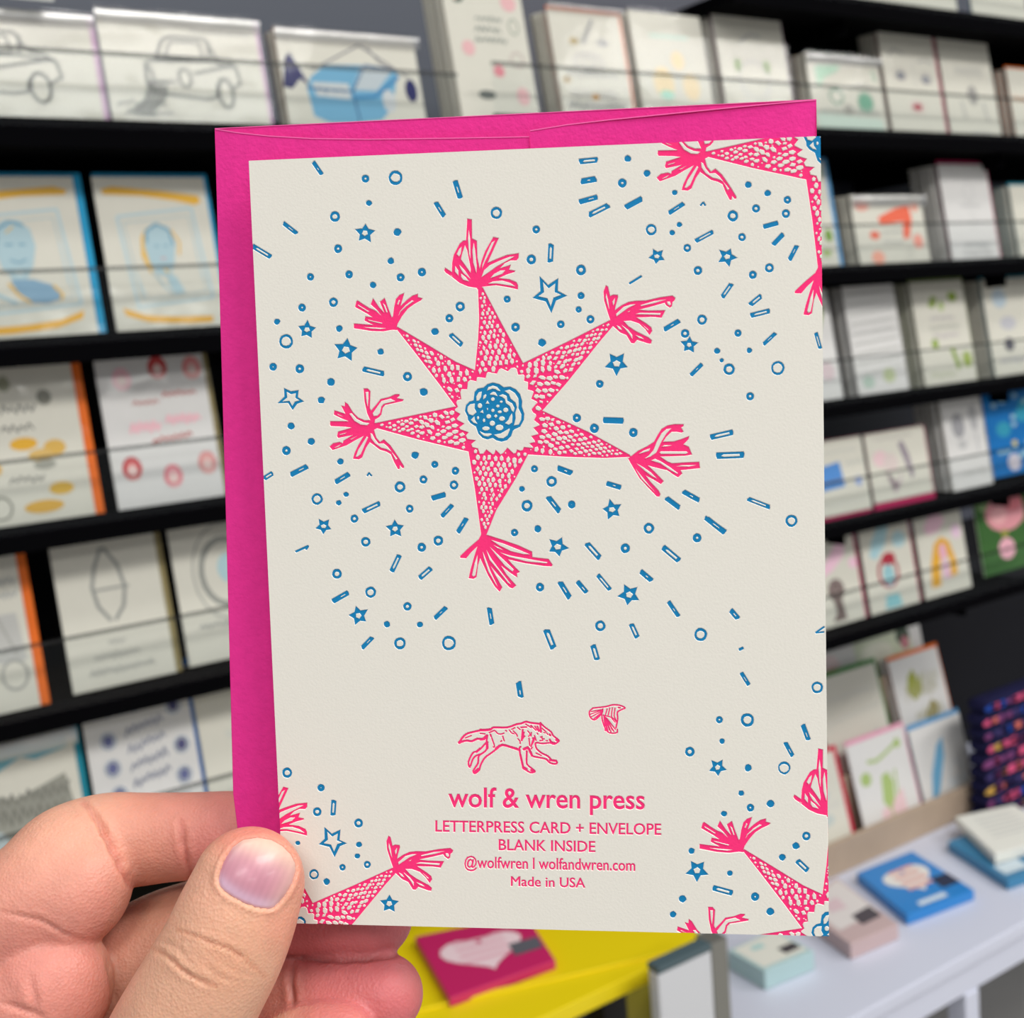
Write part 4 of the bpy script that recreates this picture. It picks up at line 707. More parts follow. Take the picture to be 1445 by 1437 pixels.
ts(840, 395, 12.04, [(180, 95), (215, 120), (250, 280), (300, 255), (380, 260), (385, 300), (345, 440), (330, 520), (440, 440), (560, 380), (680, 360), (860, 355), (1100, 300), (1310, 270), (1360, 310), (1345, 350), (1310, 380), (1300, 450), (1265, 475), (1200, 430), (1180, 390), (970, 450), (740, 510), (900, 525), (1190, 520), (1125, 645), (980, 630), (700, 640), (860, 740), (950, 810), (965, 870), (920, 940), (850, 840), (740, 740), (600, 695), (480, 700), (560, 790), (680, 870), (900, 980), (960, 1030), (945, 1085), (890, 1080), (710, 1020), (660, 1080), (610, 1075), (530, 940), (430, 900), (350, 830), (300, 785), (260, 700), (210, 550), (150, 350), (140, 200)],
   [[(185, 225), (215, 330), (240, 505), (200, 400), (175, 300)], [(335, 305), (325, 400), (305, 440), (290, 370)], [(690, 415), (560, 480), (360, 625), (350, 580), (480, 460), (600, 420)], [(770, 430), (1000, 360), (1210, 330), (1000, 400), (775, 450)], [(680, 585), (760, 560), (1115, 565), (1100, 600), (800, 590)], [(1220, 370), (1270, 370), (1285, 420), (1260, 440), (1225, 410)], [(360, 770), (420, 800), (455, 855), (400, 840)], [(440, 760), (560, 850), (630, 940), (630, 1010), (580, 930), (500, 830)], [(680, 935), (780, 970), (830, 1010), (740, 990)], [(790, 750), (910, 855), (890, 860)], [(545, 545), (600, 520), (570, 550)]])
ts(880, 590, 11.975, [(140, 640), (240, 560), (400, 480), (510, 410), (570, 300), (640, 190), (740, 130), (860, 108), (1010, 110), (1010, 140), (970, 165), (1010, 230), (980, 250), (900, 235), (810, 235), (720, 320), (665, 405), (850, 400), (980, 360), (1105, 310), (1095, 360), (1010, 450), (1100, 490), (1155, 620), (1050, 640), (620, 655), (740, 740), (820, 770), (1040, 755), (1275, 745), (1290, 850), (960, 885), (990, 940), (920, 1005), (830, 950), (740, 885), (580, 850), (410, 805), (520, 910), (675, 1070), (630, 1120), (500, 1040), (375, 975), (450, 1080), (590, 1230), (620, 1290), (605, 1330), (560, 1330), (400, 1160), (270, 1020), (180, 870), (110, 750), (75, 685)],
   [[(250, 610), (340, 550), (450, 510), (430, 560), (330, 590)], [(810, 175), (720, 270), (640, 400), (550, 590), (450, 660), (350, 690), (420, 640), (500, 550), (560, 400), (640, 260), (720, 190)], [(640, 485), (690, 460), (820, 460), (720, 485)], [(605, 585), (630, 565), (1060, 565), (1090, 590), (1050, 610), (630, 610)], [(465, 720), (530, 690), (640, 740), (780, 830), (920, 935), (900, 945), (780, 880), (620, 770)], [(215, 765), (330, 830), (460, 920), (565, 1030), (470, 980), (360, 900)], [(200, 850), (300, 980), (430, 1140), (535, 1255), (460, 1190), (300, 1030)], [(890, 820), (980, 800), (1230, 795), (1100, 825)]])
ts(640, 740, 9.633, [(375, 140), (460, 150), (650, 210), (880, 290), (1065, 375), (1070, 450), (1290, 475), (1345, 555), (1330, 575), (1230, 570), (960, 530), (740, 480), (800, 550), (900, 650), (860, 670), (865, 725), (780, 670), (645, 565), (720, 690), (850, 835), (800, 875), (760, 860), (640, 730), (505, 570), (570, 700), (660, 860), (625, 920), (560, 850), (470, 700), (360, 460), (330, 560), (310, 720), (270, 745), (205, 735), (230, 620), (280, 440), (325, 300), (240, 380), (170, 465), (90, 460), (90, 435), (200, 330), (340, 210)],
   [[(325, 415), (320, 560), (295, 700), (265, 715), (250, 690), (285, 530)], [(395, 370), (440, 480), (500, 640), (600, 850), (560, 800), (470, 640), (410, 460)], [(445, 350), (520, 480), (640, 640), (780, 820), (740, 800), (600, 620), (490, 490)], [(490, 305), (600, 410), (720, 520), (820, 620), (800, 645), (700, 570), (590, 440)], [(510, 215), (680, 265), (880, 345), (1035, 410), (950, 410), (780, 370), (620, 290)], [(545, 285), (620, 320), (680, 355), (600, 330)], [(630, 385), (780, 430), (1000, 470), (1280, 520), (1260, 535), (1000, 510), (760, 450)]])
# rose in the middle
gz = blk(640, 510, 10.264)
padd('blue_rose', gz, [[(435, 385), (490, 335), (570, 312), (660, 335), (725, 380), (820, 372), (900, 410), (960, 480), (990, 580), (985, 660), (1020, 760), (1015, 850), (960, 950), (880, 985), (855, 1010), (830, 1085), (770, 1145), (690, 1165), (620, 1145), (565, 1108), (490, 1132), (420, 1110), (360, 1050), (325, 945), (250, 900), (210, 850), (205, 800), (165, 720), (180, 640), (230, 590), (290, 570), (305, 450), (350, 400)]],
     [[(480, 430), (500, 375), (570, 350), (630, 370), (685, 435), (640, 430), (600, 405), (560, 400), (510, 420)], [(735, 430), (810, 408), (890, 460), (940, 540), (945, 620), (940, 680), (985, 770), (980, 850), (945, 920), (870, 935), (895, 830), (890, 750), (915, 670), (895, 600), (825, 545), (800, 480)], [(330, 580), (325, 510), (360, 450), (410, 435), (400, 520), (370, 570)],
      [(195, 720), (200, 660), (240, 620), (310, 610), (305, 680), (335, 740), (280, 790), (220, 770)], [(245, 850), (300, 795), (310, 850), (350, 910), (290, 895)], [(375, 1010), (450, 1045), (540, 1045), (560, 1060), (500, 1095), (440, 1085), (395, 1050)], [(580, 1065), (680, 1045), (760, 1000), (810, 970), (815, 1000), (780, 1080), (720, 1120), (650, 1115)],
      [(650, 500), (710, 475), (770, 500), (780, 570), (850, 610), (885, 680), (870, 740), (840, 720), (810, 650), (755, 610), (740, 550), (700, 520)], [(845, 750), (855, 800), (850, 890), (800, 925), (740, 900), (790, 850), (810, 800)], [(525, 470), (570, 440), (610, 450), (640, 510), (580, 490), (530, 490)], [(425, 560), (430, 500), (460, 475), (480, 490), (465, 530)]]
     + [ring_poly(x, y, rx, ry, n, o) for x, y, rx, ry, n, o in ((568, 550, 30, 30, 10, 0), (490, 600, 36, 36, 3, -1.57), (690, 588, 26, 22, 5, 0), (640, 650, 30, 26, 5, .5), (380, 645, 36, 40, 9, 0), (412, 732, 34, 34, 3, -1.3), (490, 692, 13, 22, 5, 0), (568, 713, 27, 27, 8, 0), (668, 735, 34, 24, 7, 0), (755, 707, 42, 38, 7, .4), (508, 800, 38, 36, 8, .3), (610, 795, 30, 30, 4, 0), (700, 832, 48, 38, 7, .3), (354, 820, 20, 30, 5, 0), (440, 858, 22, 34, 5, .6), (560, 900, 43, 42, 8, 0), (468, 975, 58, 34, 8, .4), (664, 962, 62, 46, 8, 2.6))])
def off(pairs):
    d = [(pc(*b)[0] - pc(*a)[0], pc(*b)[1] - pc(*a)[1]) for a, b in pairs]
    return (sum(x for x, _ in d) / len(d), sum(y for _, y in d) / len(d))
offs = [(0, 0), off([((526.5, 598), (1000, 221.8)), ((680, 755), (1149.3, 371))]), off([((559.3, 462.6), (1051.5, 1203.7)), ((674.3, 405.6), (1161.4, 1156.7)), ((526.5, 598), (1015.8, 1319))]), off([((864.9, 454.8), (543.7, 1227.4)), ((676, 400), (396, 1170))])]
CWm, CHm = CW * 1000, CH * 1000
GRP = {}
for gi, (dx, dy) in enumerate(offs):
    for part, outs, holes in PIN:
        sh = lambda L: [[(x + dx, y + dy) for x, y in p] for p in L]
        vis = lambda p: max(q[0] for q in p) > -.5 and min(q[0] for q in p) < CWm + .5 and max(q[1] for q in p) > -.5 and min(q[1] for q in p) < CHm + .5
        o2 = [p for p in sh(outs) if vis(p)]; h2 = [p for p in sh(holes) if vis(p)]
        if o2: GRP[len(SHAPES)] = gi; SHAPES.append((part, o2, h2))
# wolf and wren
def strokes(part, g, L):
    polys = []
    if part == 'wren_drawing': L = [(p_, w_ * 1.15) for p_, w_ in L]
    def smooth(p):
        if len(p) < 3: return p
        o = []
        for i in range(len(p) - 1):
            a, b, c, d = p[max(i - 1, 0)], p[i], p[i + 1], p[min(i + 2, len(p) - 1)]
            for t in (0, 1 / 3, 2 / 3):
                h = (-.5 * t ** 3 + t * t - .5 * t, 1.5 * t ** 3 - 2.5 * t * t + 1, -1.5 * t ** 3 + 2 * t * t + .5 * t, .5 * t ** 3 - .5 * t * t)
                o.append(tuple(a[k] * h[0] + b[k] * h[1] + c[k] * h[2] + d[k] * h[3] for k in (0, 1)))
        return o + [p[-1]]
    L = [(smooth(p_), w_) for p_, w_ in L]
    for pts, w in L: polys += seg_polys(pts, w) + [[(p[0] + w / 2 * math.cos(t * 1.0472), p[1] + w / 2 * math.sin(t * 1.0472)) for t in range(6)] for p in (pts[0], pts[-1])]
    add(part, g, polys)
gw = blk(640, 1010, 9.03)
strokes('wolf_drawing', gw, [
    ([(80, 345), (100, 300), (160, 240), (250, 212), (360, 190), (470, 180), (510, 155), (680, 155), (800, 115), (860, 105), (920, 82), (980, 95), (1100, 110)], 17), ([(80, 345), (160, 322), (230, 330), (300, 300), (370, 300), (425, 255)], 19), ([(340, 188), (420, 186), (470, 180)], 26), ([(340, 305), (385, 300), (410, 270)], 28), ([(72, 348), (95, 325)], 30),
    ([(1105, 100), (1112, 212)], 18), ([(1105, 95), (1160, 150), (1240, 210), (1270, 260), (1335, 312), (1335, 335), (1280, 368), (1225, 350), (1140, 360), (1050, 350), (1045, 390), (1060, 430)], 13), ([(1225, 312), (1245, 340), (1290, 355)], 18), ([(1310, 315), (1335, 325)], 24),
    ([(1060, 430), (1120, 480), (1200, 520), (1250, 570), (1305, 578), (1315, 610), (1280, 620), (1220, 600), (1180, 560), (1100, 540), (1000, 515), (960, 430), (900, 432)], 15), ([(895, 432), (945, 412)], 26), ([(960, 430), (1000, 515)], 24), ([(1230, 570), (1300, 578)], 24),
    ([(855, 400), (838, 440), (880, 640), (900, 680), (980, 730), (1035, 715), (1000, 680), (950, 640), (930, 600), (932, 455)], 14), ([(850, 500), (885, 660)], 20), ([(890, 670), (925, 690)], 30), ([(990, 700), (1030, 715)], 24),
    ([(840, 445), (740, 410), (620, 375), (560, 420), (480, 480), (400, 540), (350, 620), (320, 700), (270, 740), (250, 715), (260, 690), (310, 610), (320, 520), (400, 460), (430, 400), (420, 330), (430, 258)], 14), ([(840, 442), (740, 408), (620, 378), (540, 425)], 24), ([(320, 690), (275, 725)], 34), ([(425, 340), (428, 420)], 26),
    ([(412, 352), (350, 420), (300, 460), (245, 480), (190, 590), (205, 660), (240, 570), (280, 520), (345, 495)], 13), ([(340, 425), (290, 465)], 22),
    ([(455, 222), (520, 195), (560, 230), (600, 240), (640, 228)], 9), ([(150, 290), (225, 260)], 7), ([(340, 232), (400, 238)], 8), ([(468, 245), (478, 268)], 14), ([(485, 285), (500, 330), (515, 370), (520, 400), (505, 405)], 9), ([(625, 268), (635, 300), (645, 325)], 9), ([(600, 335), (612, 325)], 9), ([(665, 195), (672, 200)], 12),
    ([(710, 190), (740, 225), (770, 235)], 8), ([(740, 180), (780, 160)], 8), ([(760, 200), (800, 240), (812, 268)], 8), ([(815, 155), (845, 180)], 9), ([(880, 185), (868, 320)], 15), ([(895, 215), (880, 300)], 12), ([(905, 265), (875, 300)], 10), ([(860, 155), (930, 150)], 11), ([(920, 112), (985, 155)], 10), ([(985, 130), (1050, 190)], 10), ([(1035, 140), (1085, 205)], 10), ([(1065, 140), (1095, 200)], 9),
    ([(820, 300), (845, 330), (848, 360)], 8), ([(945, 200), (975, 240), (955, 270)], 8), ([(990, 220), (985, 265)], 7), ([(1030, 260), (1050, 320)], 8), ([(1020, 285), (985, 400)], 10), ([(1005, 290), (1030, 300), (1000, 370)], 9), ([(960, 295), (965, 340), (970, 385)], 8), ([(1000, 410), (990, 430)], 8), ([(1125, 270), (1130, 300), (1155, 300)], 10), ([(1100, 325), (1135, 320)], 9), ([(1180, 325), (1195, 325)], 8),
    ([(1225, 245), (1232, 256)], 18), ([(1130, 170), (1175, 210)], 8), ([(1150, 220), (1165, 225)], 7), ([(1185, 225), (1200, 245)], 7), ([(1050, 483), (1115, 512)], 9), ([(1105, 275), (1110, 280)], 8), ([(1065, 230), (1072, 240)], 8)])
gb = blk(600, 970, 4.014)
strokes('wren_drawing', gb, [([(948, 120), (1020, 112), (1060, 102), (1100, 104), (1132, 118), (1108, 130), (1088, 145), (1090, 180), (1080, 232)], 5), ([(950, 120), (930, 140), (932, 165), (945, 182), (965, 184), (1000, 150), (1005, 125)], 4.5), ([(1000, 140), (1002, 180), (1015, 225), (1035, 255), (1060, 262), (1086, 258), (1088, 240)], 4.5),
    ([(1004, 130), (935, 155)], 3), ([(1004, 135), (940, 170)], 3), ([(1004, 140), (955, 182)], 3), ([(1004, 128), (940, 140)], 3), ([(1005, 142), (970, 178)], 3), ([(1095, 117), (1103, 118)], 6),
    ([(1030, 125), (1020, 160)], 3), ([(1045, 120), (1035, 165)], 3), ([(1060, 118), (1055, 170), (1075, 200)], 3), ([(1075, 120), (1070, 165), (1085, 195)], 3.5), ([(1008, 160), (1060, 175), (1085, 200)], 3.5)]
    + [([(1012 + k * 2, 165 + k * 1.5), (1020 + k * 8, 228 + (18 if k % 2 else 28) - abs(k - 4) * 2)], 3.4) for k in range(8)])
# lettering
def text_polys(s, x0, x1, y0, y1, hgt, weight, ref='x'):
    """outline loops of a line of lettering fitted from (x0,y0) to (x1,y1) along its baseline, in crop units"""
    cu = bpy.data.curves.new('lettering', 'FONT'); cu.body = s; cu.offset = weight; cu.resolution_u = 3
    o = bpy.data.objects.new('lettering', cu); COL.objects.link(o)
    me = bpy.data.meshes.new_from_object(o.evaluated_get(bpy.context.evaluated_depsgraph_get()))
    bm = bmesh.new(); bm.from_mesh(me); bmesh.ops.remove_doubles(bm, verts=list(bm.verts), dist=1e-5)
    xs = [v.co.x for v in bm.verts]; mn, mxx = min(xs), max(xs)
    nxt = {}
    for e in bm.edges:
        if len(e.link_loops) == 1:
            l = e.link_loops[0]; nxt.setdefault(l.vert, []).append(l.link_loop_next.vert)
    loops = []
    while nxt:
        st = next(iter(nxt)); cur = st; lp = []
        while cur in nxt:
            lp.append((cur.co.x, cur.co.y)); L = nxt[cur]; n2 = L.pop()
            if not L: del nxt[cur]
            cur = n2
            if cur == st: break
        if len(lp) > 2: loops.append(lp)
    bm.free(); bpy.data.objects.remove(o); bpy.data.curves.remove(cu); bpy.data.meshes.remove(me)
    sx = (x1 - x0) / (mxx - mn)
    out, hol = [], []
    for lp in loops:
        ar = sum(lp[i - 1][0] * lp[i][1] - lp[i][0] * lp[i - 1][1] for i in range(len(lp)))
        q = [(x0 + (x - mn) * sx, y0 + (y1 - y0) * (x - mn) / (mxx - mn) - y * hgt) for x, y in lp]
        (out if ar > 0 else hol).append(q)
    return out, hol
FXH, FCAP = .458, .682                                      # x-height and cap height of the built-in face
for s, x0, x1, y0, y1, hh, wgt in (('wolf & wren press', 132, 1242, 679, 692, 73 / FXH, .006), ('LETTERPRESS CARD + ENVELOPE', 58, 1335, 819, 838, 62 / FCAP, 0), ('BLANK INSIDE', 417, 962, 924, 935, 60 / FCAP, 0),
                          ('@wolfwren l wolfandwren.com', 222, 1188, 1024, 1042, 42 / FXH, 0), ('Made in USA', 486, 905, 1127, 1137, 53 / FCAP, 0)):
    o_, h_ = text_polys(s, x0, x1, y0, y1, hh, wgt); GRP[len(SHAPES)] = len(SHAPES); add('lettering', gb, o_, h_)

# --- press all of it into the sheet: one planar triangulation, ink floors sunk below the paper
def offset_poly(p, d):
    n = len(p); ar = sum(p[i - 1][0] * p[i][1] - p[i][0] * p[i - 1][1] for i in range(n)); sg = 1 if ar > 0 else -1; o = []
    for i in range(n):
        a, b, c = p[i - 1], p[i], p[(i + 1) % n]
        d1 = (b[0] - a[0], b[1] - a[1]); d2 = (c[0] - b[0], c[1] - b[1]); l1 = math.hypot(*d1) or 1e-9; l2 = math.hypot(*d2) or 1e-9
        n1 = (d1[1] / l1 * sg, -d1[0] / l1 * sg); n2 = (d2[1] / l2 * sg, -d2[0] / l2 * sg)
        m = (n1[0] + n2[0], n1[1] + n2[1]); ml = math.hypot(*m)
        if ml < .3: m = n1; k = d
        else: k = d * min(2 / ml, 1.5); m = (m[0] / ml, m[1] / ml)
        o.append((b[0] + m[0] * k, b[1] + m[1] * k))
    return o
def clean(p):
    q = []
    for a in p:
        if not q or math.hypot(a[0] - q[-1][0], a[1] - q[-1][1]) > .004: q.append(a)
    return q if len(q) > 2 else None
GROW = dict(pink_star=.005, blue_rose=.03, blue_confetti=.05, wolf_drawing=.07, wren_drawing=.05, lettering=.035)
RIM = .11; DEP = .13
cv, cf, info = [], [], []
def put(poly, tagv):
    p = clean(poly)
    if not p: return
    if sum(p[i - 1][0] * p[i][1] - p[i][0] * p[i - 1][1] for i in range(len(p))) < 0: p = p[::-1]
    b = len(cv); cv.extend([Vector(a) for a in p]); cf.append(list(range(b, len(cv)))); info.append(tagv)
put([(0, 0), (CWm, 0), (CWm, CHm), (0, CHm)], ('card', 0, -1))
for si, (part, outs, holes) in enumerate(SHAPES):
    for o in outs:
        o = offset_poly(o, GROW[part]); put(o, ('o', part, si)); put(offset_poly(o, RIM), ('rim', 0, -1))
    for h in holes:
        h = offset_poly(h, -GROW[part]); put(h, ('h', part, si)); hi = offset_poly(h, -RIM * .8); put(hi, ('rim', 0, -1))
# the paper needs its own grid so that the sheet can bow a little
rv, re, rf, ov, oe, of = geometry.delaunay_2d_cdt(cv, [], cf, 0, 1e-4)
inkparts = ['pink_star', 'blue_rose', 'blue_confetti', 'wolf_drawing', 'wren_drawing', 'lettering']
fk = []
def part_key_(pt, si):                                      # stars, roses and lines of lettering are parts of their own
    return (pt, 0) if pt in ('blue_confetti', 'wolf_drawing', 'wren_drawing') else (pt, GRP.get(si, 0))
for ids in of:
    if not any(info[i][0] == 'card' for i in ids): fk.append(None); continue
    o_ = {}; hs = set()
    for i in ids:
        t_, pt, si = info[i]
        if t_ == 'o': o_[si] = pt
        elif t_ == 'h': hs.add(si)
    k = [part_key_(pt, si) for si, pt in o_.items() if si not in hs]
    fk.append(k[0] if k else ('paper', 0))
low = set()
for f_, k in zip(rf, fk):
    if k and k[0] != 'paper': low.update(f_)
def cz(i):                                                  # depth of a vertex below the sheet, mm
    return DEP if i in low else 0.0
cardo = empty('letterpress_card', CM, 'cream letterpress card with pink star pinata and blue confetti, held upright by the hand', 'card')
for key in sorted(set(k for k in fk if k)):
    part = key[0]; idx, V, Fc = {}, [], []
    for f_, k in zip(rf, fk):
        if k != key: continue
        q = []
        for i in f_:
            if i not in idx: idx[i] = len(V); V.append(cardpt(rv[i].x, rv[i].y, cz(i)))
            q.append(idx[i])
        Fc.append(q)
    m_ = {'paper': mat('cream_cotton_paper', (231, 228, 219), .9, noise=.014, nscale=900, bump=.000035, bscale=2000, spec=.15), 'pink_star': mat('neon_pink_ink', (255, 52, 126), .75, noise=.05, nscale=900, bump=.00004, bscale=2500, spec=.2),
          'wolf_drawing': mat('neon_pink_ink', 0), 'wren_drawing': mat('neon_pink_ink', 0), 'lettering': mat('neon_pink_ink', 0), 'blue_rose': mat('blue_ink', (16, 128, 184), .7, noise=.06, nscale=900, bump=.00004, bscale=2500, spec=.2), 'blue_confetti': mat('blue_ink', 0)}[part]
    if Fc: oo = mesh('printed_face' if part == 'paper' else part, V, Fc, m_, cardo, label={'pink_star': 'neon pink star of scales with ribbon tassels', 'blue_rose': 'blue line rose', 'blue_confetti': 'blue stars, rings and bars'}.get(part))
    if part == 'blue_confetti': oo['kind'] = 'stuff'
pap = MATS['cream_cotton_paper']
def slab(name, y0, y1, z0, z1, xin, m_, parent):            # sheets of the folded card behind the printed face
    c = [cardpt(xin, z0), cardpt(CWm - xin, z0), cardpt(CWm - xin, z1), cardpt(xin, z1)]
    V = [p + Vector((0, y, 0)) for y in (y0, y1) for p in c]
    return mesh(name, V, [(4, 5, 6, 7), (0, 4, 7, 3), (1, 2, 6, 5), (0, 1, 5, 4), (3, 7, 6, 2), (0, 3, 2, 1)], m_, parent)
slab('back_sheet', .00026, .00060, 0, CHm, 0, pap, cardo)
slab('front_sheet', .00085, .0013, .15, CHm - .1, .15, pap, cardo)

# --- envelope behind the card
envp = mat('fuchsia_envelope_paper', (234, 52, 148), .85, noise=.10, nscale=420, bump=.00012, bscale=1300, spec=.2)
EV = .0052                                                  # metres behind the printed face
def env_pt(px, py, y):
    """pixel -> point on a plane y behind the card, card frame"""
    o = Vector((0, 0, CAMZ)); d = P(px, py, 1) - o; n = ey_; p0 = CO + ey_ * y
    t_ = (p0 - o).dot(n) / d.dot(n); return CM.inverted() @ (o + d * t_)
enve = empty('envelope', CM, 'fuchsia paper envelope with crossed side flaps, held behind the cream card', 'envelope')
def sheet(name, pts, y0, th, m_, parent, bow=None):
    """a closed thin sheet from an outline of pixels (px, py, extra depth); curved where its depths differ"""
    front = [env_pt(x, y, EV + y0 + d) for x, y, d in pts]; n = len(front)
    V = front + [p + Vector((0, th, 0)) for p in front]
    Fc = [list(range(n))[::-1], list(range(n, 2 * n))] + [[i, (i + 1) % n, n + (i + 1) % n, n + i] for i in range(n)]
    return mesh(name, V, Fc, m_, parent)
sheet('back_panel', [(303, 181, 0), (1152, 140, 0), (1153, 240, 0), (1160, 1295, 0), (350, 1292, 0), (329, 1120, 0), (318, 700, 0)], .0022, .00025, envp, enve)
sheet('left_flap', [(303.5, 182, .0008), (333, 187, .0004), (380, 192, .0002), (440, 195.5, 0), (520, 196.5, 0), (640, 195, 0), (747, 193, 0), (747, 240, 0), (752, 1290, 0), (351, 1291, 0), (329.5, 1120, 0), (318.5, 700, 0)], -.0002, .00025, envp, enve)
sheet('right_flap', [(748, 184.5, 0), (800, 176, 0), (860, 169, 0), (950, 160, .0001), (1040, 151, .0004), (1110, 144.5, .0007), (1151.5, 141, .0009), (1153, 240, .0003), (1159, 1294, 0), (753, 1290, 0), (749, 240, 0)], -.0006, .00025, envp, enve)
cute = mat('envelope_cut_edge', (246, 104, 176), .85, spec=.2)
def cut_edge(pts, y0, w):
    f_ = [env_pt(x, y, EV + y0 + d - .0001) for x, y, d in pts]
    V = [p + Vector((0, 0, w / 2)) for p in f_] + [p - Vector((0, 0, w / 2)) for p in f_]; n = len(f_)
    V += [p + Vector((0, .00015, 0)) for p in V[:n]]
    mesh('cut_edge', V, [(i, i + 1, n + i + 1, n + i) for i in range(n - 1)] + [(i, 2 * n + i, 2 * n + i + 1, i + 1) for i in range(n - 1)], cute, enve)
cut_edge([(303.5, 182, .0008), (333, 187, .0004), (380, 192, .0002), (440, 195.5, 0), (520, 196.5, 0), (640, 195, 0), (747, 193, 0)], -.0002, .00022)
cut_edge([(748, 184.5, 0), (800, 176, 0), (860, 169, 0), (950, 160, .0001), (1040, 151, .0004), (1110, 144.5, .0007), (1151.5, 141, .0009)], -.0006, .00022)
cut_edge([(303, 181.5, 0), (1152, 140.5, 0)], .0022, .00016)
#@@HAND0
# ================================================================== THE HAND
def hp(px, py, y):                                          # pixel and millimetres behind the card face -> world
    return CM @ env_pt(px, py, y / 1000)
CAMV = Vector((0, 0, CAMZ))
def tube(bm, pts, flat=1.0, seg=28):
    """tapered tube through (px, py, mm behind card, radius px[, depth ratio]) with rounded ends"""
    C = [hp(p[0], p[1], p[2]) for p in pts]
    R = [p[3] * (RW.inverted() @ (c - CAMV)).z * -1 / F for p, c in zip(pts, C)]
    D = [(p[4] if len(p) > 4 else flat) for p in pts]
    pc_, pr, pd = [], [], []
    n = len(C)
    for i in range(n - 1):                                   # Catmull-Rom
        a, b, c, d = C[max(i - 1, 0)], C[i], C[i + 1], C[min(i + 2, n - 1)]
        ra, rb, rc_, rd = R[max(i - 1, 0)], R[i], R[i + 1], R[min(i + 2, n - 1)]
        for k in range(8):
            t = k / 8; t2, t3 = t * t, t * t * t
            h = (-.5 * t3 + t2 - .5 * t, 1.5 * t3 - 2.5 * t2 + 1, -1.5 * t3 + 2 * t2 + .5 * t, .5 * t3 - .5 * t2)
            pc_.append(a * h[0] + b * h[1] + c * h[2] + d * h[3]); pr.append(ra * h[0] + rb * h[1] + rc_ * h[2] + rd * h[3]); pd.append(D[i] * (1 - t) + D[i + 1] * t)
    pc_.append(C[-1]); pr.append(R[-1]); pd.append(D[-1])
    def caps(c, r, d, dirv):
        return [(c + dirv * r * math.sin(a), r * math.cos(a), d) for a in (math.radians(q) for q in (14, 28, 42, 56, 68, 78, 86))]
    d0 = (pc_[0] - pc_[1]).normalized(); d1 = (pc_[-1] - pc_[-2]).normalized()
    rings = [x for x in reversed(caps(pc_[0], pr[0], pd[0], d0))] + list(zip(pc_, pr, pd)) + caps(pc_[-1], pr[-1], pd[-1], d1)
    L = []
    for i, (c, r, d) in enumerate(rings):
        t = (rings[min(i + 1, len(rings) - 1)][0] - rings[max(i - 1, 0)][0]).normalized()
        v = (c - CAMV).normalized(); s = t.cross(v)
        if s.length < .2: s = t.cross(Vector((0, 0, 1)))
        s.normalize(); q = s.cross(t).normalized()
        L.append([bm.verts.new(c + s * r * math.cos(6.28318 * k / seg) + q * r * d * math.sin(6.28318 * k / seg)) for k in range(seg)])
    for a, b in zip(L[:-1], L[1:]):
        for k in range(seg): bm.faces.new((a[k], a[(k + 1) % seg], b[(k + 1) % seg], b[k]))
    bm.faces.new(L[0][::-1]); bm.faces.new(L[-1])
bm = bmesh.new()
# thumb, in front of the card
tube(bm, [(351, 1247, -9.6, 79, .80), (335, 1290, -10.8, 85, .86), (313, 1342, -11.5, 88, .92), (284, 1395, -11.5, 91, .95), (255, 1450, -10.5, 95, 1), (200, 1560, -5, 104, 1), (110, 1700, 4, 130, 1)])
# index finger, bent, its end behind the envelope
tube(bm, [(425, 1186, 16.0, 50, 1), (385, 1182, 16.2, 57, 1), (330, 1179, 16.8, 61, 1), (270, 1180, 17, 60.5, 1), (205, 1184, 16.5, 64, 1), (150, 1190, 14.0, 70, 1), (104, 1216, 9.5, 83, 1), (62, 1262, 4.5, 88, 1), (0, 1306, 3, 88, 1), (-90, 1370, 6, 98, 1), (-190, 1480, 12, 110, 1)])
tube(bm, [(122, 1222, 7.5, 66, 1), (110, 1258, 4.0, 72, 1), (70, 1290, 3, 70, 1)])
# middle finger
tube(bm, [(523, 1293, 17.5, 60, .95), (490, 1292, 18, 61, .95), (420, 1294, 19.5, 61, 1), (350, 1300, 20.5, 66, 1), (285, 1312, 21, 70, 1), (215, 1345, 20, 78, 1), (150, 1400, 17, 84, 1), (60, 1490, 14, 96, 1), (-60, 1600, 14, 110, 1)])
# ring finger
tube(bm, [(542, 1403, 9.5, 55.5, .95), (505, 1404, 10, 56, .95), (455, 1406, 11, 55, 1), (412, 1410, 12.5, 56, 1), (340, 1425, 18, 62, 1), (250, 1465, 20, 72, 1), (120, 1560, 18, 92, 1), (0, 1680, 16, 110, 1)])
# little finger
tube(bm, [(482, 1464, -1, 49, .95), (450, 1464, -.5, 50, 1), (400, 1472, 3, 51, 1), (320, 1510, 14, 58, 1), (220, 1590, 18, 75, 1), (90, 1720, 16, 100, 1)])
# ball of the hand and palm, wrist
tube(bm, [(68, 1392, -1.0, 91, .9), (20, 1440, -1, 104, .9), (-60, 1540, 2, 130, .9)])
tube(bm, [(-20, 1496, -9, 66, .9), (-80, 1560, -6, 90, .9), (-100, 1640, 0, 130, .9)])
tube(bm, [(-60, 1590, 9, 150, .7), (-30, 1720, 9, 190, .65), (-60, 1860, 9, 190, .62), (-120, 1990, 8, 160, .68), (-190, 2130, 8, 150, .72), (-300, 2360, 8, 165, .8)], seg=36)
bmesh.ops.recalc_face_normals(bm, faces=list(bm.faces))
me = bpy.data.meshes.new('raw'); bm.to_mesh(me); bm.free()
raw = bpy.data.objects.new('raw', me); COL.objects.link(raw)
md = raw.modifiers.new('r', 'REMESH'); md.mode = 'VOXEL'; md.voxel_size = .00062; md.adaptivity = 0
sm = raw.modifiers.new('s', 'SMOOTH'); sm.factor = .5; sm.iterations = 9
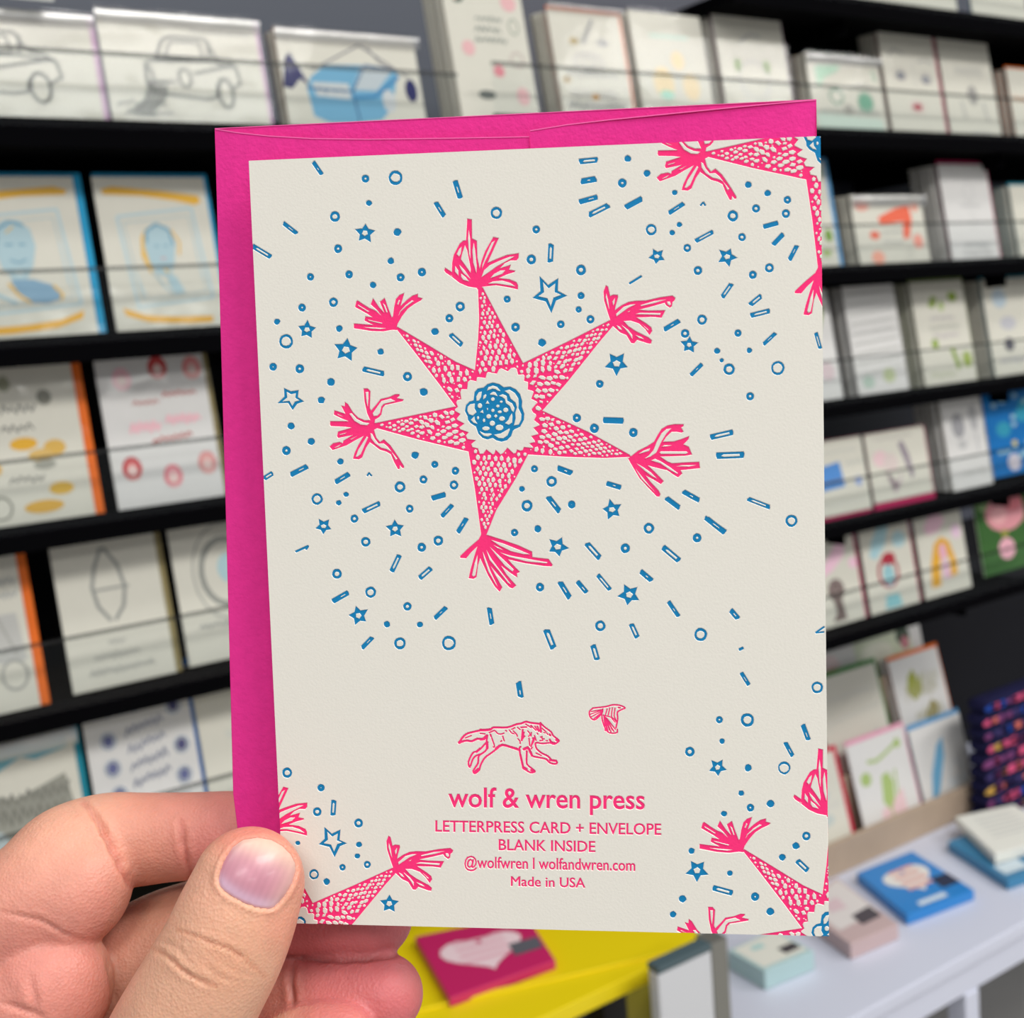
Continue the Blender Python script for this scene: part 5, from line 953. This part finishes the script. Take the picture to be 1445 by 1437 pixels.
hm = bpy.data.meshes.new_from_object(raw.evaluated_get(bpy.context.evaluated_depsgraph_get()))
bpy.data.objects.remove(raw)
N_ = len(hm.vertices); co = np.empty(N_ * 3); hm.vertices.foreach_get('co', co); co = co.reshape(-1, 3)
no = np.empty(N_ * 3); hm.vertices.foreach_get('normal', no); no = no.reshape(-1, 3)
Rinv = np.array(RW.inverted())
def project(c):
    q = (c - np.array((0, 0, CAMZ))) @ Rinv.T
    z = -q[:, 2]; return CX + F * q[:, 0] / z, CY - F * q[:, 1] / z, z
CMi = np.array(CM.inverted())
def behind(c): return (c @ CMi[1, :3] + CMi[1, 3]) * 1000   # mm behind the card face
vx, vy, vz = project(co); yb = behind(co)
vd = (np.array((0, 0, CAMZ)) - co); vd /= np.linalg.norm(vd, axis=1)[:, None]
facing = np.clip((no * vd).sum(1) * 2.2, 0, 1)
def dpoly(pts, x, y, closed=False):
    m = np.full(len(x), 1e9); n = len(pts); rng = range(0 if closed else 1, n)
    for i in rng:
        (x1, y1), (x2, y2) = pts[i - 1], pts[i]; dx, dy = x2 - x1, y2 - y1
        t = np.clip(((x - x1) * dx + (y - y1) * dy) / (dx * dx + dy * dy + 1e-9), 0, 1)
        m = np.minimum(m, np.hypot(x - x1 - t * dx, y - y1 - t * dy))
    return m
def inside(pts, x, y):
    c = np.zeros(len(x), bool); n = len(pts)
    for i in range(n):
        (x1, y1), (x2, y2) = pts[i], pts[i - 1]
        if y1 == y2: continue
        k = ((y1 > y) != (y2 > y)) & (x < (x2 - x1) * (y - y1) / (y2 - y1) + x1); c ^= k
    return c
T5 = lambda L: [(220 + x / 5.527, 1130 + y / 5.527) for x, y in L]
front = yb < -1.0
disp = np.zeros(N_)
def arc_t(pts, x, y):
    m = np.full(len(x), 1e9); tt = np.zeros(len(x)); L = [0]
    for a_, b_ in zip(pts[:-1], pts[1:]): L.append(L[-1] + math.hypot(b_[0] - a_[0], b_[1] - a_[1]))
    for i in range(1, len(pts)):
        (x1, y1), (x2, y2) = pts[i - 1], pts[i]; dx, dy = x2 - x1, y2 - y1
        t = np.clip(((x - x1) * dx + (y - y1) * dy) / (dx * dx + dy * dy + 1e-9), 0, 1); d = np.hypot(x - x1 - t * dx, y - y1 - t * dy)
        k = d < m; m[k] = d[k]; tt[k] = ((L[i - 1] + t * (L[i] - L[i - 1])) / L[-1])[k]
    return m, tt
def crease(pts, w, a, mask, bulge=.35):
    global disp
    d, tt = arc_t(pts, vx, vy); a = a * np.clip(np.sin(np.pi * np.clip(tt, .02, .98)), 0, 1) ** .6
    d = d + .2 * w * np.sin(vx * .21 + vy * .16)
    disp += np.where(mask, facing * (-a * np.exp(-(d / w) ** 2) + a * bulge * np.exp(-((d - 2.4 * w) / (1.6 * w)) ** 2)), 0)
cr1 = T5([(165, 1012), (240, 1032), (340, 1070), (420, 1105), (510, 1135), (610, 1175), (700, 1240), (780, 1320), (850, 1375)])
cr2 = T5([(-20, 1160), (60, 1200), (130, 1250), (200, 1320), (280, 1370), (380, 1420), (470, 1450)])
crease(cr1, 2.4, .52, front); crease(cr2, 2.8, .60, front)
crease(T5([(-10, 1090), (120, 1120), (190, 1160), (250, 1230)]), 2.2, .22, front); crease(T5([(300, 1240), (420, 1330), (560, 1400), (690, 1430)]), 2.4, .24, front); crease(T5([(600, 1200), (690, 1290), (740, 1380)]), 2.0, .2, front)
for L, w, a in (([(150, 1180), (175, 1110), (250, 1090), (360, 1120), (470, 1180)], 2.2, .16), ([(480, 1240), (560, 1300), (660, 1350), (800, 1390)], 2.4, .16), ([(230, 1180), (330, 1210), (430, 1290), (500, 1380)], 2.4, .13), ([(100, 1110), (180, 1190), (300, 1290), (330, 1370)], 2.4, .14),
                ([(500, 780), (520, 840), (500, 900)], 1.8, .08), ([(620, 870), (760, 890), (880, 870)], 1.8, .09), ([(700, 900), (760, 930), (830, 900), (950, 880)], 1.6, .07), ([(380, 620), (420, 720), (380, 830), (340, 900)], 2.0, .07), ([(330, 700), (360, 800), (300, 900)], 2.0, .06)):
    crease(T5(L), w, a, front, .2)
bk = ~front
idx_ = bk | (yb > -6)
crease([(112, 1124), (138, 1158), (157, 1195), (172, 1226), (190, 1262)], 4.2, 1.3, yb > -4)
crease([(128, 1150), (150, 1190), (160, 1222)], 2.0, .25, yb > -4)
crease([(257, 1160), (259, 1190), (264, 1215), (273, 1242)], 3.5, .7, yb > 3)
crease([(251, 1150), (252, 1180), (257, 1210)], 2.5, .25, yb > 3)
crease([(413, 1352), (411, 1385), (413, 1412), (420, 1440)], 3.5, .9, (yb > 0) & (vx > 395))
crease([(402, 1350), (440, 1354), (480, 1356), (520, 1354), (560, 1349), (580, 1342)], 3.0, .8, (yb > 0) & (vx > 395), 0)
crease([(44, 1378), (46, 1400), (52, 1432)], 5, .5, vx < 120)
crease([(0, 1288), (28, 1293), (60, 1300), (90, 1318), (120, 1328)], 3.0, .7, vx < 160, .1)
crease([(0, 1415), (30, 1424), (64, 1437)], 4.0, .8, vx < 120, .1)
crease([(150, 1335), (154, 1365), (160, 1400), (168, 1420)], 3.0, .5, (vx < 185) & (vy > 1320), .1)
# thumb nail bed and the folds round it
NAIL = T5([(487, 620), (497, 560), (520, 490), (560, 420), (600, 362), (680, 308), (790, 290), (900, 308), (985, 355), (1050, 420), (1085, 490), (1088, 545), (1065, 640), (1010, 735), (955, 800), (915, 838), (870, 848), (780, 836), (690, 800), (600, 755), (530, 705), (497, 665)])
ins = inside(NAIL, vx, vy) & front & ((no * vd).sum(1) > 0); dn = dpoly(NAIL, vx, vy, True)
side = np.clip((vy - 1185) / 40, 0, 1)
sgn = np.where(ins, dn, -dn)                                # >0 inside
m = front & (facing > 0)
disp += np.where(m, -0.95 * np.clip((sgn + 1.2) / 2.2, 0, 1), 0)
disp += np.where(m & ~ins, (.16 + .26 * side) * np.exp(-((dn - 4.5) / 3.6) ** 2), 0)
co2 = co + no * (disp / 1000)[:, None]
hm.vertices.foreach_set('co', co2.ravel())
# skin tones: flushed joints and finger ends, paler thumb, painted shade between fingers
tone = np.zeros((N_, 3)); wsum = np.zeros(N_)
def blob(x, y, r, rgb, k=1.0, mask=None):
    global tone, wsum
    w = k * np.exp(-((vx - x) ** 2 + (vy - y) ** 2) / (2 * r * r))
    if mask is not None: w = w * mask
    tone += w[:, None] * np.array(lin(rgb)); wsum += w
tone += .02 * np.array(lin((226, 166, 142))); wsum += .02
bkf = bk.astype(float); frf = front.astype(float)
blob(330, 1290, 60, (236, 178, 148), 1, frf); blob(300, 1420, 70, (238, 182, 152), 1, frf); blob(350, 1185, 26, (228, 140, 122), 1.4, frf); blob(410, 1235, 22, (230, 150, 128), 1.0, frf); blob(290, 1250, 26, (232, 170, 146), .8, frf); blob(400, 1310, 22, (232, 150, 128), .9, frf); blob(320, 1360, 26, (232, 166, 132), .8, frf)
blob(200, 1170, 40, (226, 152, 130), 1, bkf); blob(120, 1150, 36, (228, 168, 142), 1, bkf); blob(300, 1180, 36, (220, 134, 124), 1, bkf); blob(250, 1140, 26, (228, 150, 132), 1, bkf); blob(60, 1200, 50, (230, 168, 142), 1); blob(110, 1280, 46, (226, 150, 134), 1, (vx < 200)); blob(40, 1260, 40, (228, 152, 134), .8)
blob(60, 1370, 50, (226, 146, 132), 1.2); blob(10, 1420, 40, (228, 150, 134), 1); blob(220, 1330, 50, (212, 152, 126), 1.3, bkf); blob(160, 1400, 26, (214, 156, 130), 1, bkf)  # last two tones paint in the shade on the middle finger
blob(500, 1320, 60, (206, 112, 116), 1.5, bkf); blob(560, 1400, 40, (222, 116, 120), 1.6, bkf); blob(470, 1400, 46, (220, 126, 122), 1.2, bkf); blob(400, 1400, 24, (206, 140, 118), 1.2, bkf); blob(480, 1440, 40, (222, 126, 122), 1.0); blob(585, 1390, 16, (230, 140, 134), .8, bkf)
tone /= wsum[:, None]; tone *= np.array((.90, .92, .93))
dcr = np.minimum(dpoly(cr1, vx, vy), dpoly(cr2, vx, vy)); k = (np.exp(-(dcr / 2.6) ** 2) * frf * .45)[:, None]  # browner along the two main thumb creases
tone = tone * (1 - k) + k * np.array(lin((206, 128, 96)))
dk = dpoly([(402, 1350), (440, 1354), (480, 1356), (520, 1354), (560, 1349), (580, 1342)], vx, vy); k = (np.exp(-(dk / 3.5) ** 2) * bkf * .5)[:, None]  # shadow in the gap between middle and ring finger, painted into the colour
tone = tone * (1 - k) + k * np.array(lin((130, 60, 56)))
dcr = np.minimum(dpoly([(118, 1132), (140, 1160), (158, 1195), (172, 1226), (186, 1252)], vx, vy), dpoly([(257, 1160), (259, 1190), (264, 1215), (273, 1242)], vx, vy)); k = (np.exp(-(dcr / 4) ** 2) * bkf * .4)[:, None]  # darker red along the index finger creases
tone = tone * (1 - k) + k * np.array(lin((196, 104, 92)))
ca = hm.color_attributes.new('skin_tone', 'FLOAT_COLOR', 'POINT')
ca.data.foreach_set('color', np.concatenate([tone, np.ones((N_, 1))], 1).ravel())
def skin_mat(name, attr, rough, coat, bumpd):
    m = bpy.data.materials.new(name); m.use_nodes = True; nt = m.node_tree; b = nt.nodes['Principled BSDF']
    at = nt.nodes.new('ShaderNodeVertexColor'); at.layer_name = attr
    tc = nt.nodes.new('ShaderNodeTexCoord')
    n = nt.nodes.new('ShaderNodeTexNoise'); n.inputs['Scale'].default_value = 260; n.inputs['Detail'].default_value = 5; nt.links.new(tc.outputs['Object'], n.inputs['Vector'])
    mp = nt.nodes.new('ShaderNodeMapRange'); mp.inputs[3].default_value = .88; mp.inputs[4].default_value = 1.10; nt.links.new(n.outputs[0], mp.inputs[0])
    mx = nt.nodes.new('ShaderNodeVectorMath'); mx.operation = 'SCALE'; nt.links.new(at.outputs[0], mx.inputs[0]); nt.links.new(mp.outputs[0], mx.inputs['Scale'])
    nt.links.new(mx.outputs[0], b.inputs['Base Color'])
    b.inputs['Roughness'].default_value = rough; b.inputs['Coat Weight'].default_value = coat; b.inputs['Coat Roughness'].default_value = .12
    b.inputs['Specular IOR Level'].default_value = .4
    if bumpd:
        b.inputs['Subsurface Weight'].default_value = .35; b.inputs['Subsurface Radius'].default_value = (1, .35, .2); b.inputs['Subsurface Scale'].default_value = .003
        v = nt.nodes.new('ShaderNodeTexVoronoi'); v.inputs['Scale'].default_value = 1500; nt.links.new(tc.outputs['Object'], v.inputs['Vector'])
        mpg = nt.nodes.new('ShaderNodeMapping'); mpg.inputs['Rotation'].default_value = (0.3, -.45, .3); mpg.inputs['Scale'].default_value = (1, 1, .28); nt.links.new(tc.outputs['Object'], mpg.inputs[0])
        n2 = nt.nodes.new('ShaderNodeTexNoise'); n2.inputs['Scale'].default_value = 1100; n2.inputs['Detail'].default_value = 4; nt.links.new(mpg.outputs[0], n2.inputs['Vector'])
        ad = nt.nodes.new('ShaderNodeMath'); ad.operation = 'ADD'; nt.links.new(v.outputs[0], ad.inputs[0]); nt.links.new(n2.outputs[0], ad.inputs[1])
        bp = nt.nodes.new('ShaderNodeBump'); bp.inputs['Strength'].default_value = .8; bp.inputs['Distance'].default_value = bumpd
        nt.links.new(ad.outputs[0], bp.inputs['Height']); nt.links.new(bp.outputs[0], b.inputs['Normal'])
    return m
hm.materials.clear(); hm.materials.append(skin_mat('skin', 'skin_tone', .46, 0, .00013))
hm.polygons.foreach_set('use_smooth', [True] * len(hm.polygons)); hm.update()
org = hp(0, 1600, 10)
hand = bpy.data.objects.new('hand', hm); COL.objects.link(hand)
tag(hand, 'left hand of a person pinching the cream card and pink envelope, thumb in front', 'hand')
# nail: a curved plate fitted over the bed
dg = bpy.context.evaluated_depsgraph_get()
bvh = BVHTree.FromPolygons([Vector(v) for v in co], [tuple(p.vertices) for p in hm.polygons])
ncx = sum(p[0] for p in NAIL) / len(NAIL); ncy = sum(p[1] for p in NAIL) / len(NAIL)
def dens(poly, k=4):
    o = []
    for i in range(len(poly)):
        a, b = poly[i], poly[(i + 1) % len(poly)]
        for j in range(k): o.append((a[0] + (b[0] - a[0]) * j / k, a[1] + (b[1] - a[1]) * j / k))
    return o
NL = dens(NAIL, 3); NR = 18; n = len(NL)
def depth_at(px, py):
    d = (P(px, py, 1) - CAMV).normalized(); h = bvh.ray_cast(CAMV, d)
    return h[3] if h[0] is not None else None, d
# smooth height field of the nail in its own axes (fit of the bed by least squares)
ax = np.array((-.42, .91)); ay = np.array((.91, .42))
def uvn(px, py): v = np.array((px - ncx, py - ncy)); return float(v @ ay) / 60, float(v @ ax) / 60
rows_, rhs = [], []
for s in (0, .2, .4, .6, .8, .92):
    for q in NL[::3]:
        px, py = ncx + (q[0] - ncx) * s, ncy + (q[1] - ncy) * s; d, _ = depth_at(px, py)
        if d is None: continue
        u, v = uvn(px, py); rows_.append((1, u, v, u * u, u * v, v * v, u ** 4)); rhs.append(d)
cf_ = np.linalg.lstsq(np.array(rows_), np.array(rhs), rcond=None)[0]
V, Fc, TC = [], [], []
def nail_tone(px, py):
    u, v = uvn(px, py)
    base = np.array(lin((192, 132, 148))); lun = np.array(lin((214, 180, 204))); tip = np.array(lin((228, 192, 172)))
    q = 1 / (1 + math.exp(-(v - .50 + .25 * u * u) * 16)); t_ = 1 / (1 + math.exp((v + .48 + .1 * u) * 8)); t2 = 1 / (1 + math.exp((.62 - u) * 9))
    c = base * (1 - q) + lun * q; c = c * (1 - t_) + tip * t_; c = c * (1 - t2 * .5) + tip * t2 * .5
    return c * (1 + .03 * math.sin(u * 40) )
for ir in range(NR + 1):
    s = ir / NR
    for i, q in enumerate(NL if ir else [NL[0]]):
        px, py = ncx + (q[0] - ncx) * s, ncy + (q[1] - ncy) * s
        u, v = uvn(px, py); d = float(cf_ @ np.array((1, u, v, u * u, u * v, v * v, u ** 4)))
        _, dr = depth_at(px, py)
        lift = .00012 + .00022 * (1 - s * s) - .0005 * max(0, (s - .93) / .07) ** 1.5
        V.append(CAMV + dr * (d - lift)); TC.append(nail_tone(px, py))
for i in range(n): Fc.append((0, 1 + i, 1 + (i + 1) % n))
for r_ in range(1, NR):
    a = 1 + (r_ - 1) * n; b = a + n
    for i in range(n): Fc.append((a + i, b + i, b + (i + 1) % n, a + (i + 1) % n))
nm = mesh('thumbnail', V, Fc, None, hand, True, 'pink thumbnail with pale half moon')
ca = nm.data.color_attributes.new('nail_tone', 'FLOAT_COLOR', 'POINT')
ca.data.foreach_set('color', np.concatenate([np.array(TC), np.ones((len(TC), 1))], 1).ravel())
nm.data.materials.append(skin_mat('nail', 'nail_tone', .36, .12, 0))
#@@HAND1
